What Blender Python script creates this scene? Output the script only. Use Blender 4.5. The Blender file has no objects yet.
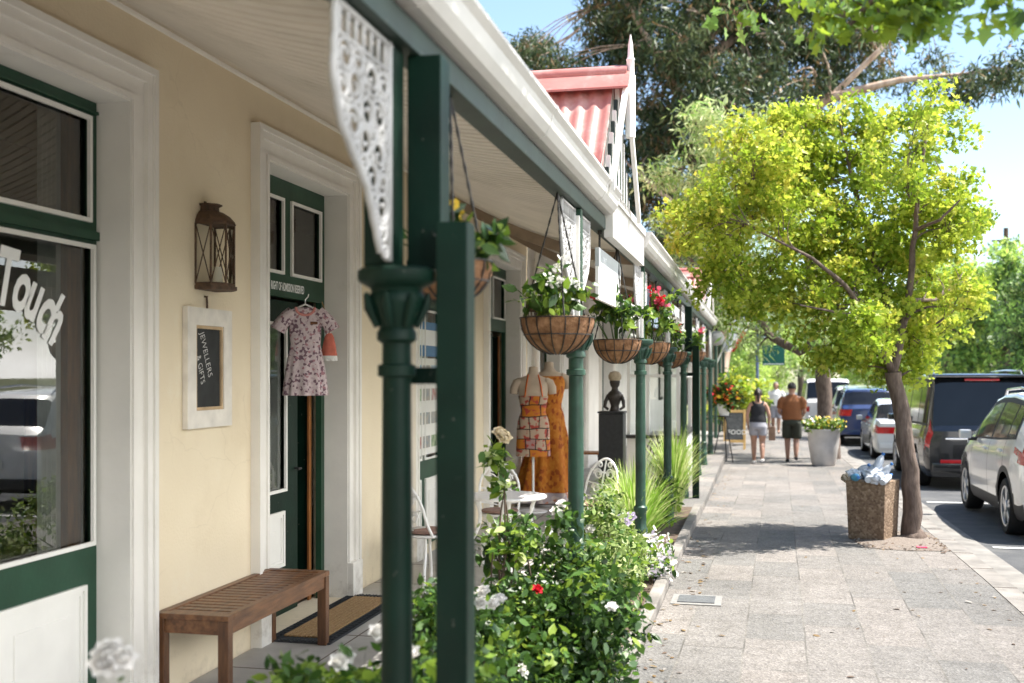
import bpy, bmesh, math, random
import numpy as np
from mathutils import Vector, Matrix
random.seed(7); rng = np.random.default_rng(7)
S = bpy.context.scene
COL = S.collection
R = math.radians

# ------------------------------------------------------------------ camera, sky, sun, exposure
F_PX = 1100.0
cam_d = bpy.data.cameras.new('camera'); cam = bpy.data.objects.new('camera', cam_d); COL.objects.link(cam)
cam_d.sensor_width = 36; cam_d.lens = 36 * F_PX / 1024
cam.location = (0, 0, 1.75); cam.rotation_euler = (R(90), 0, R(12.656))
cam_d.shift_y = 32.5 / 1024
cam_d.clip_start = 0.05; cam_d.clip_end = 2000
cam_d.dof.use_dof = True; cam_d.dof.focus_distance = 8.2; cam_d.dof.aperture_fstop = 2.0
S.camera = cam
W = bpy.data.worlds.new('World'); S.world = W; W.use_nodes = True
nt = W.node_tree; bg = nt.nodes['Background']
sky = nt.nodes.new('ShaderNodeTexSky'); sky.sky_type = 'NISHITA'; sky.sun_disc = False
CLOUD_FILL = 19.5
SUN_EL, SUN_AZ = 63, 76                      # azimuth from +Y towards +X
sky.sun_elevation = R(SUN_EL); sky.sun_rotation = R(SUN_AZ); sky.air_density = 1.0; sky.dust_density = 0.6
# fill light: an added bright cloud bank across the street, clear blue ahead
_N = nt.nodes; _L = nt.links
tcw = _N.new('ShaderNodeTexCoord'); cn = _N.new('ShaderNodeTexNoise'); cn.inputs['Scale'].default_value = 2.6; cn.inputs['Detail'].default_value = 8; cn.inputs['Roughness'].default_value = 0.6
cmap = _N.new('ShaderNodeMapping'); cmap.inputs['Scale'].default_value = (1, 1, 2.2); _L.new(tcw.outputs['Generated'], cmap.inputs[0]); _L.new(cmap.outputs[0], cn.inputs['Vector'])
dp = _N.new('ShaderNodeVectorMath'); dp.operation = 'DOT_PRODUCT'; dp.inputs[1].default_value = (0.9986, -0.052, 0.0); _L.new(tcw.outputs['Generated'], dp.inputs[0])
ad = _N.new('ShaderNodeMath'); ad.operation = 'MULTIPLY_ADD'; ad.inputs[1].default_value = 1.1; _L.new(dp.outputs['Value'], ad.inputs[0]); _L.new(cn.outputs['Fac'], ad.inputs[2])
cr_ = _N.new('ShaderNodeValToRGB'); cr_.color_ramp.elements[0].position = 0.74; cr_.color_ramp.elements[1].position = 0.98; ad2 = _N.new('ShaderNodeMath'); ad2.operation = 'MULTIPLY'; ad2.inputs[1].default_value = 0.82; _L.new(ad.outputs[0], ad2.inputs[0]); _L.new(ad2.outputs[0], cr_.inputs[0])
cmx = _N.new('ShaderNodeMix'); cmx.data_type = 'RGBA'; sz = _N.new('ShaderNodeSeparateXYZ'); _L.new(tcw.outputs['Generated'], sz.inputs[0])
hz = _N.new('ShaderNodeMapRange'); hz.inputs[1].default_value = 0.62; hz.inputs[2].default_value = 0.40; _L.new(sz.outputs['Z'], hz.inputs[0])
cml = _N.new('ShaderNodeMath'); cml.operation = 'MULTIPLY'; _L.new(cr_.outputs[0], cml.inputs[0]); _L.new(hz.outputs[0], cml.inputs[1]); _L.new(cml.outputs[0], cmx.inputs[0]); _L.new(sky.outputs[0], cmx.inputs[6]); cmx.inputs[7].default_value = (CLOUD_FILL, CLOUD_FILL * .985, CLOUD_FILL * .95, 1)
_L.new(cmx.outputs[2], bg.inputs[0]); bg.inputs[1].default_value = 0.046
sd = bpy.data.lights.new('sun', 'SUN'); sun = bpy.data.objects.new('sun', sd); COL.objects.link(sun)
sd.energy = 2.0; sd.angle = R(0.5); sd.color = (1, 0.95, 0.87)
SV = Vector((math.cos(R(SUN_EL)) * math.sin(R(SUN_AZ)), math.cos(R(SUN_EL)) * math.cos(R(SUN_AZ)), math.sin(R(SUN_EL))))
sun.rotation_euler = SV.to_track_quat('Z', 'Y').to_euler()
S.view_settings.view_transform = 'Standard'; S.view_settings.look = 'None'
S.view_settings.exposure = 2.72; S.view_settings.gamma = 1
try: S.view_settings.use_curve_mapping = False
except Exception: pass
S.render.engine = 'CYCLES'
S.cycles.max_bounces = 8; S.cycles.diffuse_bounces = 7; S.cycles.transparent_max_bounces = 12

# ------------------------------------------------------------------ materials
def lin(c):
    return tuple((x / 12.92 if x <= 0.04045 else ((x + 0.055) / 1.055) ** 2.4) for x in c)
def new_mat(name):
    m = bpy.data.materials.new(name); m.use_nodes = True
    return m, m.node_tree, m.node_tree.nodes['Principled BSDF']
def mat(name, c, rough=0.6, var=0.12, scale=6.0, bump=0.0, bscale=40.0, metal=0.0, c2=None, spec=0.5, coat=0.0, stretch=None):
    m, t, b = new_mat(name); N = t.nodes; Lk = t.links
    b.inputs['Roughness'].default_value = rough; b.inputs['Metallic'].default_value = metal
    b.inputs['Specular IOR Level'].default_value = spec
    if coat: b.inputs['Coat Weight'].default_value = coat
    tc = N.new('ShaderNodeTexCoord'); co = tc.outputs['Object']
    if stretch:
        mp = N.new('ShaderNodeMapping'); mp.inputs['Scale'].default_value = stretch
        Lk.new(co, mp.inputs[0]); co = mp.outputs[0]
    nz = N.new('ShaderNodeTexNoise'); nz.inputs['Scale'].default_value = scale; nz.inputs['Detail'].default_value = 6
    Lk.new(co, nz.inputs['Vector'])
    rp = N.new('ShaderNodeValToRGB')
    a = c; d = c2 if c2 else tuple(min(1, x * (1 + var)) for x in c)
    if not c2: a = tuple(x * (1 - var) for x in c)
    rp.color_ramp.elements[0].color = (*a, 1); rp.color_ramp.elements[1].color = (*d, 1)
    rp.color_ramp.elements[0].position = 0.32; rp.color_ramp.elements[1].position = 0.68
    Lk.new(nz.outputs['Fac'], rp.inputs[0]); Lk.new(rp.outputs[0], b.inputs['Base Color'])
    if bump:
        n2 = N.new('ShaderNodeTexNoise'); n2.inputs['Scale'].default_value = bscale; n2.inputs['Detail'].default_value = 4
        Lk.new(co, n2.inputs['Vector'])
        bp = N.new('ShaderNodeBump'); bp.inputs['Strength'].default_value = bump; bp.inputs['Distance'].default_value = 0.01
        Lk.new(n2.outputs['Fac'], bp.inputs['Height']); Lk.new(bp.outputs[0], b.inputs['Normal'])
    return m
def leaf_mat(name, c, c2, trans=0.45, rough=0.45):
    m, t, b = new_mat(name); N = t.nodes; Lk = t.links
    b.inputs['Roughness'].default_value = rough; b.inputs['Specular IOR Level'].default_value = 0.35
    tc = N.new('ShaderNodeTexCoord'); nz = N.new('ShaderNodeTexNoise'); nz.inputs['Scale'].default_value = 3.5
    nz.inputs['Detail'].default_value = 5
    Lk.new(tc.outputs['Object'], nz.inputs['Vector'])
    rp = N.new('ShaderNodeValToRGB'); rp.color_ramp.elements[0].color = (*c, 1); rp.color_ramp.elements[1].color = (*c2, 1)
    rp.color_ramp.elements[0].position = 0.35; rp.color_ramp.elements[1].position = 0.65
    Lk.new(nz.outputs['Fac'], rp.inputs[0]); Lk.new(rp.outputs[0], b.inputs['Base Color'])
    tr = N.new('ShaderNodeBsdfTranslucent'); Lk.new(rp.outputs[0], tr.inputs['Color'])
    mx = N.new('ShaderNodeMixShader'); mx.inputs[0].default_value = trans
    Lk.new(b.outputs[0], mx.inputs[1]); Lk.new(tr.outputs[0], mx.inputs[2])
    Lk.new(mx.outputs[0], N['Material Output'].inputs['Surface'])
    return m
def glass_mat(name, tint=(0.8, 0.85, 0.85), ior=2.25, rough=0.0):
    m, t, b = new_mat(name); N = t.nodes; Lk = t.links; N.remove(b)
    fr = N.new('ShaderNodeFresnel'); fr.inputs['IOR'].default_value = ior
    tp = N.new('ShaderNodeBsdfTransparent'); tp.inputs['Color'].default_value = (*tint, 1)
    gl = N.new('ShaderNodeBsdfGlossy'); gl.inputs['Roughness'].default_value = rough
    mx = N.new('ShaderNodeMixShader'); Lk.new(fr.outputs[0], mx.inputs[0]); Lk.new(tp.outputs[0], mx.inputs[1]); Lk.new(gl.outputs[0], mx.inputs[2])
    Lk.new(mx.outputs[0], N['Material Output'].inputs['Surface'])
    return m
M = {}
M['cream'] = mat('cream_plaster', (0.75, 0.645, 0.475), 0.85, 0.05, 1.6, 0.25, 60, c2=(0.80, 0.70, 0.53))
M['whitewall'] = mat('white_plaster', (0.74, 0.72, 0.68), 0.85, 0.05, 2, 0.25, 60)
M['trim'] = mat('white_trim_paint', (0.79, 0.765, 0.725), 0.5, 0.05, 3, 0.08, 30)
M['white'] = mat('white_gloss_paint', (0.8, 0.79, 0.76), 0.4, 0.04, 4, 0.05, 30)
M['fretwork'] = mat('shade_greyed_white_iron', (0.42, 0.415, 0.41), 0.6, 0.15, 8, 0.1, 40)  # white ironwork, its base colour greyed to stand for shade
M['iron_white'] = mat('white_enamel_iron', (0.82, 0.81, 0.80), 0.35, 0.05, 14, 0.05, 60)
M['green'] = mat('dark_green_paint', (0.0035, 0.018, 0.011), 0.5, 0.25, 5, 0.12, 45, spec=.18)
M['joinery'] = mat('green_joinery_paint', (0.016, 0.058, 0.033), 0.45, 0.15, 5, 0.08, 45, spec=.35)
M['green_mid'] = mat('mid_green_paint', (0.026, 0.066, 0.045), 0.42, 0.25, 9, 0.15, 60, spec=.35)  # lighter, greyer green than the dark paint
M['green_beam'] = mat('grey_green_paint', (0.020, 0.038, 0.029), 0.55, 0.15, 5, 0.1, 50)
M['ceiling'] = mat('taupe_painted_iron', (0.66, 0.60, 0.53), 0.6, 0.07, 2.5, 0.05, 30)
M['rafter'] = mat('brown_rafter', (0.27, 0.20, 0.14), 0.6, 0.2, 8, 0.1, 40)
M['red_iron'] = mat('faded_red_corrugated_iron', (0.34, 0.10, 0.085), 0.55, 0.15, 2.5, 0.1, 40, c2=(0.42, 0.19, 0.165))
M['gutter'] = mat('gutter_white', (0.60, 0.58, 0.55), 0.5, 0.06, 3, 0.06, 25)
M['glass'] = glass_mat('window_glass')
M['clearglass'] = glass_mat('lantern_glass', (.97, .97, .96), 1.22)
M['curtain'] = mat('grey_lining', (0.52, 0.50, 0.46), 0.9, 0.15, 6)
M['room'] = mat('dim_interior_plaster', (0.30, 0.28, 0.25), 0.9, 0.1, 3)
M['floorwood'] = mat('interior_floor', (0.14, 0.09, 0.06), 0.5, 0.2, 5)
M['wood'] = mat('oiled_teak', (0.085, 0.034, 0.015), 0.38, 0.4, 5, 0.25, 60, c2=(0.22, 0.10, 0.042), stretch=(6, 1, 6))
M['woodleg'] = mat('oiled_teak_leg', (0.07, 0.028, 0.013), 0.4, 0.4, 5, 0.25, 60, c2=(0.17, 0.078, 0.034), stretch=(6, 6, 1))
M['brownwood'] = mat('orange_brown_timber', (0.24, 0.09, 0.025), 0.45, 0.3, 6, 0.1, 40, stretch=(6, 6, 1))
M['board'] = mat('chalkboard', (0.022, 0.024, 0.026), 0.75, 0.35, 9)
M['chalk'] = mat('chalk', (0.72, 0.72, 0.70), 0.9, 0.15, 120)
M['letter'] = mat('white_vinyl_lettering', (0.85, 0.86, 0.86), 0.5, 0.02)
M['rust'] = mat('rusted_iron', (0.055, 0.034, 0.022), 0.75, 0.4, 30, 0.3, 90, c2=(0.13, 0.075, 0.045))
M['darkiron'] = mat('black_iron', (0.016, 0.016, 0.018), 0.5, 0.3, 20, 0.1, 80)
M['candle'] = mat('wax', (0.75, 0.71, 0.6), 0.5, 0.03)
M['coir'] = mat('coir', (0.25, 0.145, 0.06), 0.95, 0.4, 60, 0.6, 200, c2=(0.42, 0.27, 0.13))
M['rubber'] = mat('black_rubber_edge', (0.025, 0.028, 0.032), 0.8, 0.3, 30, 0.4, 80)
M['stoep'] = mat('grey_slate_floor', (0.34, 0.325, 0.305), 0.6, 0.2, 4, 0.2, 50, c2=(0.44, 0.42, 0.395))
M['soil'] = mat('soil', (0.10, 0.07, 0.05), 0.95, 0.4, 14, 0.8, 40)
M['gravel'] = mat('tree_pit_chippings', (0.11, 0.09, 0.075), 0.95, 0.4, 60, 0.9, 90, c2=(0.24, 0.20, 0.17))
M['kerb'] = mat('concrete_kerb', (0.20, 0.185, 0.168), 0.85, 0.3, 2.5, 0.3, 90)
M['asphalt'] = mat('asphalt', (0.052, 0.055, 0.06), 0.85, 0.3, 3, 0.5, 160, c2=(0.085, 0.087, 0.09))
M['roadpaint'] = mat('worn_white_road_paint', (0.62, 0.62, 0.60), 0.8, 0.2, 14)
M['bark'] = mat('grey_brown_bark', (0.075, 0.052, 0.04), 0.9, 0.35, 9, 0.9, 26, c2=(0.175, 0.13, 0.105), stretch=(3, 3, 0.7))
M['gumbark'] = mat('pale_gum_bark', (0.24, 0.15, 0.10), 0.85, 0.3, 3, 0.5, 12, c2=(0.48, 0.38, 0.30), stretch=(2, 2, 0.5))
M['twig'] = mat('twig', (0.09, 0.06, 0.042), 0.9, 0.3, 12)
M['basket'] = mat('coir_basket_liner', (0.15, 0.068, 0.028), 0.95, 0.45, 22, 0.9, 70, c2=(0.30, 0.16, 0.08))
M['chain'] = mat('dark_chain', (0.03, 0.028, 0.026), 0.5, 0.2, 40, 0, 0, 0.4)
M['petal_white'] = leaf_mat('white_petals', (0.85, 0.84, 0.80), (0.9, 0.88, 0.86), 0.25)
M['petal_red'] = leaf_mat('red_petals', (0.55, 0.012, 0.03), (0.7, 0.03, 0.05), 0.25)
M['petal_pink'] = leaf_mat('pink_petals', (0.62, 0.05, 0.12), (0.75, 0.16, 0.24), 0.25)
M['petal_orange'] = leaf_mat('orange_petals', (0.75, 0.12, 0.02), (0.85, 0.24, 0.05), 0.25)
M['petal_yellow'] = leaf_mat('yellow_petals', (0.75, 0.48, 0.03), (0.85, 0.62, 0.1), 0.25)
M['petal_lilac'] = leaf_mat('lilac_petals', (0.62, 0.55, 0.72), (0.75, 0.68, 0.8), 0.25)
M['rose1'] = leaf_mat('rose_leaf_dark', (0.018, 0.045, 0.012), (0.038, 0.082, 0.022), 0.2, 0.35)
M['rose2'] = leaf_mat('rose_leaf', (0.045, 0.105, 0.018), (0.08, 0.165, 0.028), 0.3, 0.4)
M['rose3'] = leaf_mat('rose_leaf_new', (0.16, 0.27, 0.03), (0.26, 0.36, 0.05), 0.45)
M['yel1'] = leaf_mat('young_leaf_green', (0.18, 0.28, 0.022), (0.29, 0.40, 0.04), 0.62)
M['yel2'] = leaf_mat('young_leaf_lime', (0.38, 0.47, 0.045), (0.51, 0.58, 0.075), 0.55)
M['yel3'] = leaf_mat('young_leaf_gold', (0.55, 0.55, 0.07), (0.64, 0.62, 0.12), 0.55)
M['gum1'] = leaf_mat('gum_leaf_dark', (0.026, 0.048, 0.018), (0.05, 0.08, 0.03), 0.25)
M['gum2'] = leaf_mat('gum_leaf', (0.09, 0.125, 0.05), (0.15, 0.185, 0.085), 0.3)
M['gum3'] = leaf_mat('gum_leaf_rust', (0.202, 0.124, 0.059), (0.285, 0.202, 0.101), 0.3)
M['oli1'] = leaf_mat('feathery_leaf', (0.208, 0.297, 0.089), (0.327, 0.416, 0.149), 0.35)
M['oli2'] = leaf_mat('feathery_leaf_pale', (0.431, 0.508, 0.231), (0.585, 0.647, 0.308), 0.35)
M['far1'] = leaf_mat('far_leaf_dark', (0.057, 0.114, 0.036), (0.114, 0.195, 0.057), 0.3)
M['far2'] = leaf_mat('far_leaf', (0.195, 0.351, 0.078), (0.312, 0.488, 0.108), 0.4)
M['far3'] = leaf_mat('far_leaf_light', (0.429, 0.605, 0.117), (0.585, 0.700, 0.176), 0.45)
M['grass1'] = leaf_mat('grass_blade', (0.195, 0.360, 0.045), (0.330, 0.510, 0.075), 0.4)
M['grass2'] = leaf_mat('grass_blade_pale', (0.468, 0.572, 0.182), (0.676, 0.700, 0.364), 0.4)

def worn(m, c, lo, hi, scale, amt=1.0, detail=8, zmax=None, stretch=(1, 1, 1)):
    """chips, stains or splashes of colour c where a noise exceeds lo..hi (only below zmax if given)"""
    t = m.node_tree; N = t.nodes; Lk = t.links; b = N['Principled BSDF']; src = b.inputs['Base Color'].links[0].from_socket
    tc = N.new('ShaderNodeTexCoord'); mp = N.new('ShaderNodeMapping'); mp.inputs['Scale'].default_value = stretch; Lk.new(tc.outputs['Object'], mp.inputs[0])
    n = N.new('ShaderNodeTexNoise'); n.inputs['Scale'].default_value = scale; n.inputs['Detail'].default_value = detail; n.inputs['Roughness'].default_value = .65; Lk.new(mp.outputs[0], n.inputs['Vector'])
    r = N.new('ShaderNodeMapRange'); r.inputs[1].default_value = lo; r.inputs[2].default_value = hi; r.inputs[4].default_value = amt; Lk.new(n.outputs['Fac'], r.inputs[0]); f = r.outputs[0]
    if zmax is not None:
        ge = N.new('ShaderNodeNewGeometry'); sp = N.new('ShaderNodeSeparateXYZ'); Lk.new(ge.outputs['Position'], sp.inputs[0])
        r2 = N.new('ShaderNodeMapRange'); r2.inputs[1].default_value = zmax; r2.inputs[2].default_value = zmax * .3; Lk.new(sp.outputs['Z'], r2.inputs[0])
        mm = N.new('ShaderNodeMath'); mm.operation = 'MULTIPLY'; Lk.new(f, mm.inputs[0]); Lk.new(r2.outputs[0], mm.inputs[1]); f = mm.outputs[0]
    x = N.new('ShaderNodeMix'); x.data_type = 'RGBA'; Lk.new(f, x.inputs[0]); Lk.new(src, x.inputs[6]); x.inputs[7].default_value = (*c, 1); Lk.new(x.outputs[2], b.inputs['Base Color'])
    return m
for k_ in ('green', 'green_mid', 'green_beam'):
    worn(M[k_], (.16, .15, .13), .66, .70, 26, .8); worn(M[k_], (.012, .02, .014), .52, .75, 5, .7, stretch=(1, 1, .4))
worn(M['cream'], (.60, .49, .33), .55, .75, 1.1, .5); worn(M['cream'], (.80, .74, .60), .60, .72, 2.7, .5); worn(M['cream'], (.42, .35, .26), .52, .75, 9, .4, zmax=.4); worn(M['cream'], (.47, .39, .28), .69, .73, 13, .7)
worn(M['trim'], (.58, .54, .48), .60, .78, 3.5, .45); worn(M['trim'], (.44, .40, .34), .71, .75, 22, .5); worn(M['trim'], (.38, .34, .29), .48, .7, 8, .7, zmax=.35)
worn(M['gutter'], (.46, .42, .36), .56, .74, 3.2, .6, stretch=(1, .35, 1)); worn(M['gutter'], (.30, .22, .15), .72, .76, 18, .7)
worn(M['red_iron'], (.60, .42, .38), .5, .72, 4, .7, stretch=(1, .5, 1))
worn(M['asphalt'], (.13, .128, .122), .5, .7, 1.6, .7); worn(M['kerb'], (.09, .085, .078), .52, .7, 3, .7)
worn(M['ceiling'], (.50, .45, .38), .52, .72, 3, .6)

def cracks(m, c, scale=1.3):
    t = m.node_tree; N = t.nodes; Lk = t.links; b = N['Principled BSDF']; src = b.inputs['Base Color'].links[0].from_socket
    tc = N.new('ShaderNodeTexCoord'); n = N.new('ShaderNodeTexNoise'); n.inputs['Scale'].default_value = 3.0; n.inputs['Detail'].default_value = 8; Lk.new(tc.outputs['Object'], n.inputs['Vector'])
    v = N.new('ShaderNodeVectorMath'); v.operation = 'MULTIPLY_ADD'; v.inputs[1].default_value = (.35, .35, .35); Lk.new(n.outputs['Color'], v.inputs[0]); Lk.new(tc.outputs['Object'], v.inputs[2])
    vo = N.new('ShaderNodeTexVoronoi'); vo.feature = 'DISTANCE_TO_EDGE'; vo.inputs['Scale'].default_value = scale; Lk.new(v.outputs[0], vo.inputs['Vector'])
    r = N.new('ShaderNodeMapRange'); r.inputs[1].default_value = .006; r.inputs[2].default_value = .002; Lk.new(vo.outputs['Distance'], r.inputs[0])
    n2 = N.new('ShaderNodeTexNoise'); n2.inputs['Scale'].default_value = 1.1; Lk.new(tc.outputs['Object'], n2.inputs['Vector']); r2 = N.new('ShaderNodeMapRange'); r2.inputs[1].default_value = .48; r2.inputs[2].default_value = .6; r2.inputs[4].default_value = .16; Lk.new(n2.outputs['Fac'], r2.inputs[0])
    mm = N.new('ShaderNodeMath'); mm.operation = 'MULTIPLY'; Lk.new(r.outputs[0], mm.inputs[0]); Lk.new(r2.outputs[0], mm.inputs[1])
    x = N.new('ShaderNodeMix'); x.data_type = 'RGBA'; Lk.new(mm.outputs[0], x.inputs[0]); Lk.new(src, x.inputs[6]); x.inputs[7].default_value = (*c, 1); Lk.new(x.outputs[2], b.inputs['Base Color'])
cracks(M['cream'], (.42, .34, .24)); cracks(M['whitewall'], (.45, .43, .4))

def paving():
    m, t, b = new_mat('exposed_aggregate_pavers'); N = t.nodes; Lk = t.links
    def mul(x, y, f=1.0):
        q = N.new('ShaderNodeMix'); q.data_type = 'RGBA'; q.blend_type = 'MULTIPLY'; q.inputs[0].default_value = f; Lk.new(x, q.inputs[6]); Lk.new(y, q.inputs[7]); return q.outputs[2]
    def ramp(src, p0, c0, p1, c1):
        r = N.new('ShaderNodeValToRGB'); e = r.color_ramp.elements; e[0].position = p0; e[1].position = p1; e[0].color = (*c0, 1); e[1].color = (*c1, 1); Lk.new(src, r.inputs[0]); return r.outputs[0]
    def noise(s, d, r=.6):
        n = N.new('ShaderNodeTexNoise'); n.inputs['Scale'].default_value = s; n.inputs['Detail'].default_value = d; n.inputs['Roughness'].default_value = r; Lk.new(tc.outputs['Object'], n.inputs['Vector']); return n.outputs['Fac']
    tc = N.new('ShaderNodeTexCoord'); mp = N.new('ShaderNodeMapping'); mp.inputs['Rotation'].default_value = (0, 0, R(91)); mp.inputs['Location'].default_value = (0.13, 0.21, 0)
    Lk.new(tc.outputs['Object'], mp.inputs[0])
    # slightly wandering joints
    wv = N.new('ShaderNodeTexNoise'); wv.inputs['Scale'].default_value = 1.7; Lk.new(tc.outputs['Object'], wv.inputs['Vector'])
    vm = N.new('ShaderNodeVectorMath'); vm.operation = 'MULTIPLY_ADD'; vm.inputs[1].default_value = (.02, .02, 0); Lk.new(wv.outputs['Color'], vm.inputs[0]); Lk.new(mp.outputs[0], vm.inputs[2])
    br = N.new('ShaderNodeTexBrick'); br.offset = 0.37; br.inputs['Scale'].default_value = 1
    br.inputs['Brick Width'].default_value = 0.78; br.inputs['Row Height'].default_value = 0.385; br.inputs['Mortar Size'].default_value = 0.007; br.inputs['Mortar Smooth'].default_value = 0.4
    br.inputs['Color1'].default_value = (0.203, 0.188, 0.176, 1); br.inputs['Color2'].default_value = (0.132, 0.132, 0.129, 1); br.inputs['Mortar'].default_value = (0.175, 0.168, 0.155, 1)
    Lk.new(vm.outputs[0], br.inputs['Vector'])
    vo = N.new('ShaderNodeTexVoronoi'); vo.inputs['Scale'].default_value = 78; Lk.new(tc.outputs['Object'], vo.inputs['Vector'])
    c = mul(br.outputs['Color'], ramp(vo.outputs['Color'], .05, (.52, .51, .50), .95, (1.35, 1.33, 1.30)), .85)
    c = mul(c, ramp(noise(.9, 9, .72), .32, (.78, .77, .76), .68, (1.12, 1.11, 1.10)))
    c = mul(c, ramp(noise(7, 6, .7), .30, (.80, .79, .77), .55, (1.05, 1.05, 1.05)))
    # worn-out joints: only here and there dark
    jm = N.new('ShaderNodeMath'); jm.operation = 'MULTIPLY'; Lk.new(br.outputs['Fac'], jm.inputs[0]); Lk.new(ramp(noise(1.3, 3), .42, (0, 0, 0), .62, (.85, .85, .85)), jm.inputs[1])
    jx = N.new('ShaderNodeMix'); jx.data_type = 'RGBA'; Lk.new(jm.outputs[0], jx.inputs[0]); Lk.new(c, jx.inputs[6]); jx.inputs[7].default_value = (.055, .05, .045, 1); c = jx.outputs[2]
    # trodden-in spots
    v2 = N.new('ShaderNodeTexVoronoi'); v2.inputs['Scale'].default_value = 2.3; Lk.new(tc.outputs['Object'], v2.inputs['Vector'])
    c = mul(c, ramp(v2.outputs['Distance'], .035, (.62, .61, .60), .06, (1, 1, 1)))
    Lk.new(c, b.inputs['Base Color']); b.inputs['Roughness'].default_value = 0.85
    bp = N.new('ShaderNodeBump'); bp.inputs['Strength'].default_value = 0.4; bp.inputs['Distance'].default_value = 0.01
    Lk.new(vo.outputs['Distance'], bp.inputs['Height']); Lk.new(bp.outputs[0], b.inputs['Normal'])
    return m
M['paving'] = paving()
def aggregate():
    m, t, b = new_mat('brown_exposed_aggregate'); N = t.nodes; Lk = t.links
    tc = N.new('ShaderNodeTexCoord'); vo = N.new('ShaderNodeTexVoronoi'); vo.inputs['Scale'].default_value = 42
    Lk.new(tc.outputs['Object'], vo.inputs['Vector'])
    rp = N.new('ShaderNodeValToRGB'); e = rp.color_ramp.elements
    e[0].color = (0.12, 0.075, 0.047, 1); e[1].color = (0.33, 0.245, 0.17, 1); e.new(0.5).color = (0.20, 0.135, 0.085, 1)
    Lk.new(vo.outputs['Color'], rp.inputs[0]); Lk.new(rp.outputs[0], b.inputs['Base Color']); b.inputs['Roughness'].default_value = 0.8
    bp = N.new('ShaderNodeBump'); bp.inputs['Strength'].default_value = 0.8; bp.inputs['Distance'].default_value = 0.008
    Lk.new(vo.outputs['Distance'], bp.inputs['Height']); bp.invert = True; Lk.new(bp.outputs[0], b.inputs['Normal'])
    return m
M['aggregate'] = aggregate()
def print_mat(name, cols, scale, stretch=(1, 1, 1), rough=0.85, kind='voronoi'):
    m, t, b = new_mat(name); N = t.nodes; Lk = t.links
    tc = N.new('ShaderNodeTexCoord'); mp = N.new('ShaderNodeMapping'); mp.inputs['Scale'].default_value = stretch
    Lk.new(tc.outputs['Object'], mp.inputs[0])
    if kind == 'voronoi':
        tx = N.new('ShaderNodeTexVoronoi'); out = 'Color'
    else:
        tx = N.new('ShaderNodeTexNoise'); tx.inputs['Detail'].default_value = 4; out = 'Fac'
    tx.inputs['Scale'].default_value = scale; Lk.new(mp.outputs[0], tx.inputs['Vector'])
    rp = N.new('ShaderNodeValToRGB'); rp.color_ramp.interpolation = 'CONSTANT'; e = rp.color_ramp.elements
    for i, (p, c) in enumerate(cols):
        el = e[i] if i < 2 else e.new(p)
        el.position = p; el.color = (*c, 1)
    Lk.new(tx.outputs[out], rp.inputs[0]); Lk.new(rp.outputs[0], b.inputs['Base Color']); b.inputs['Roughness'].default_value = rough
    return m

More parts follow.
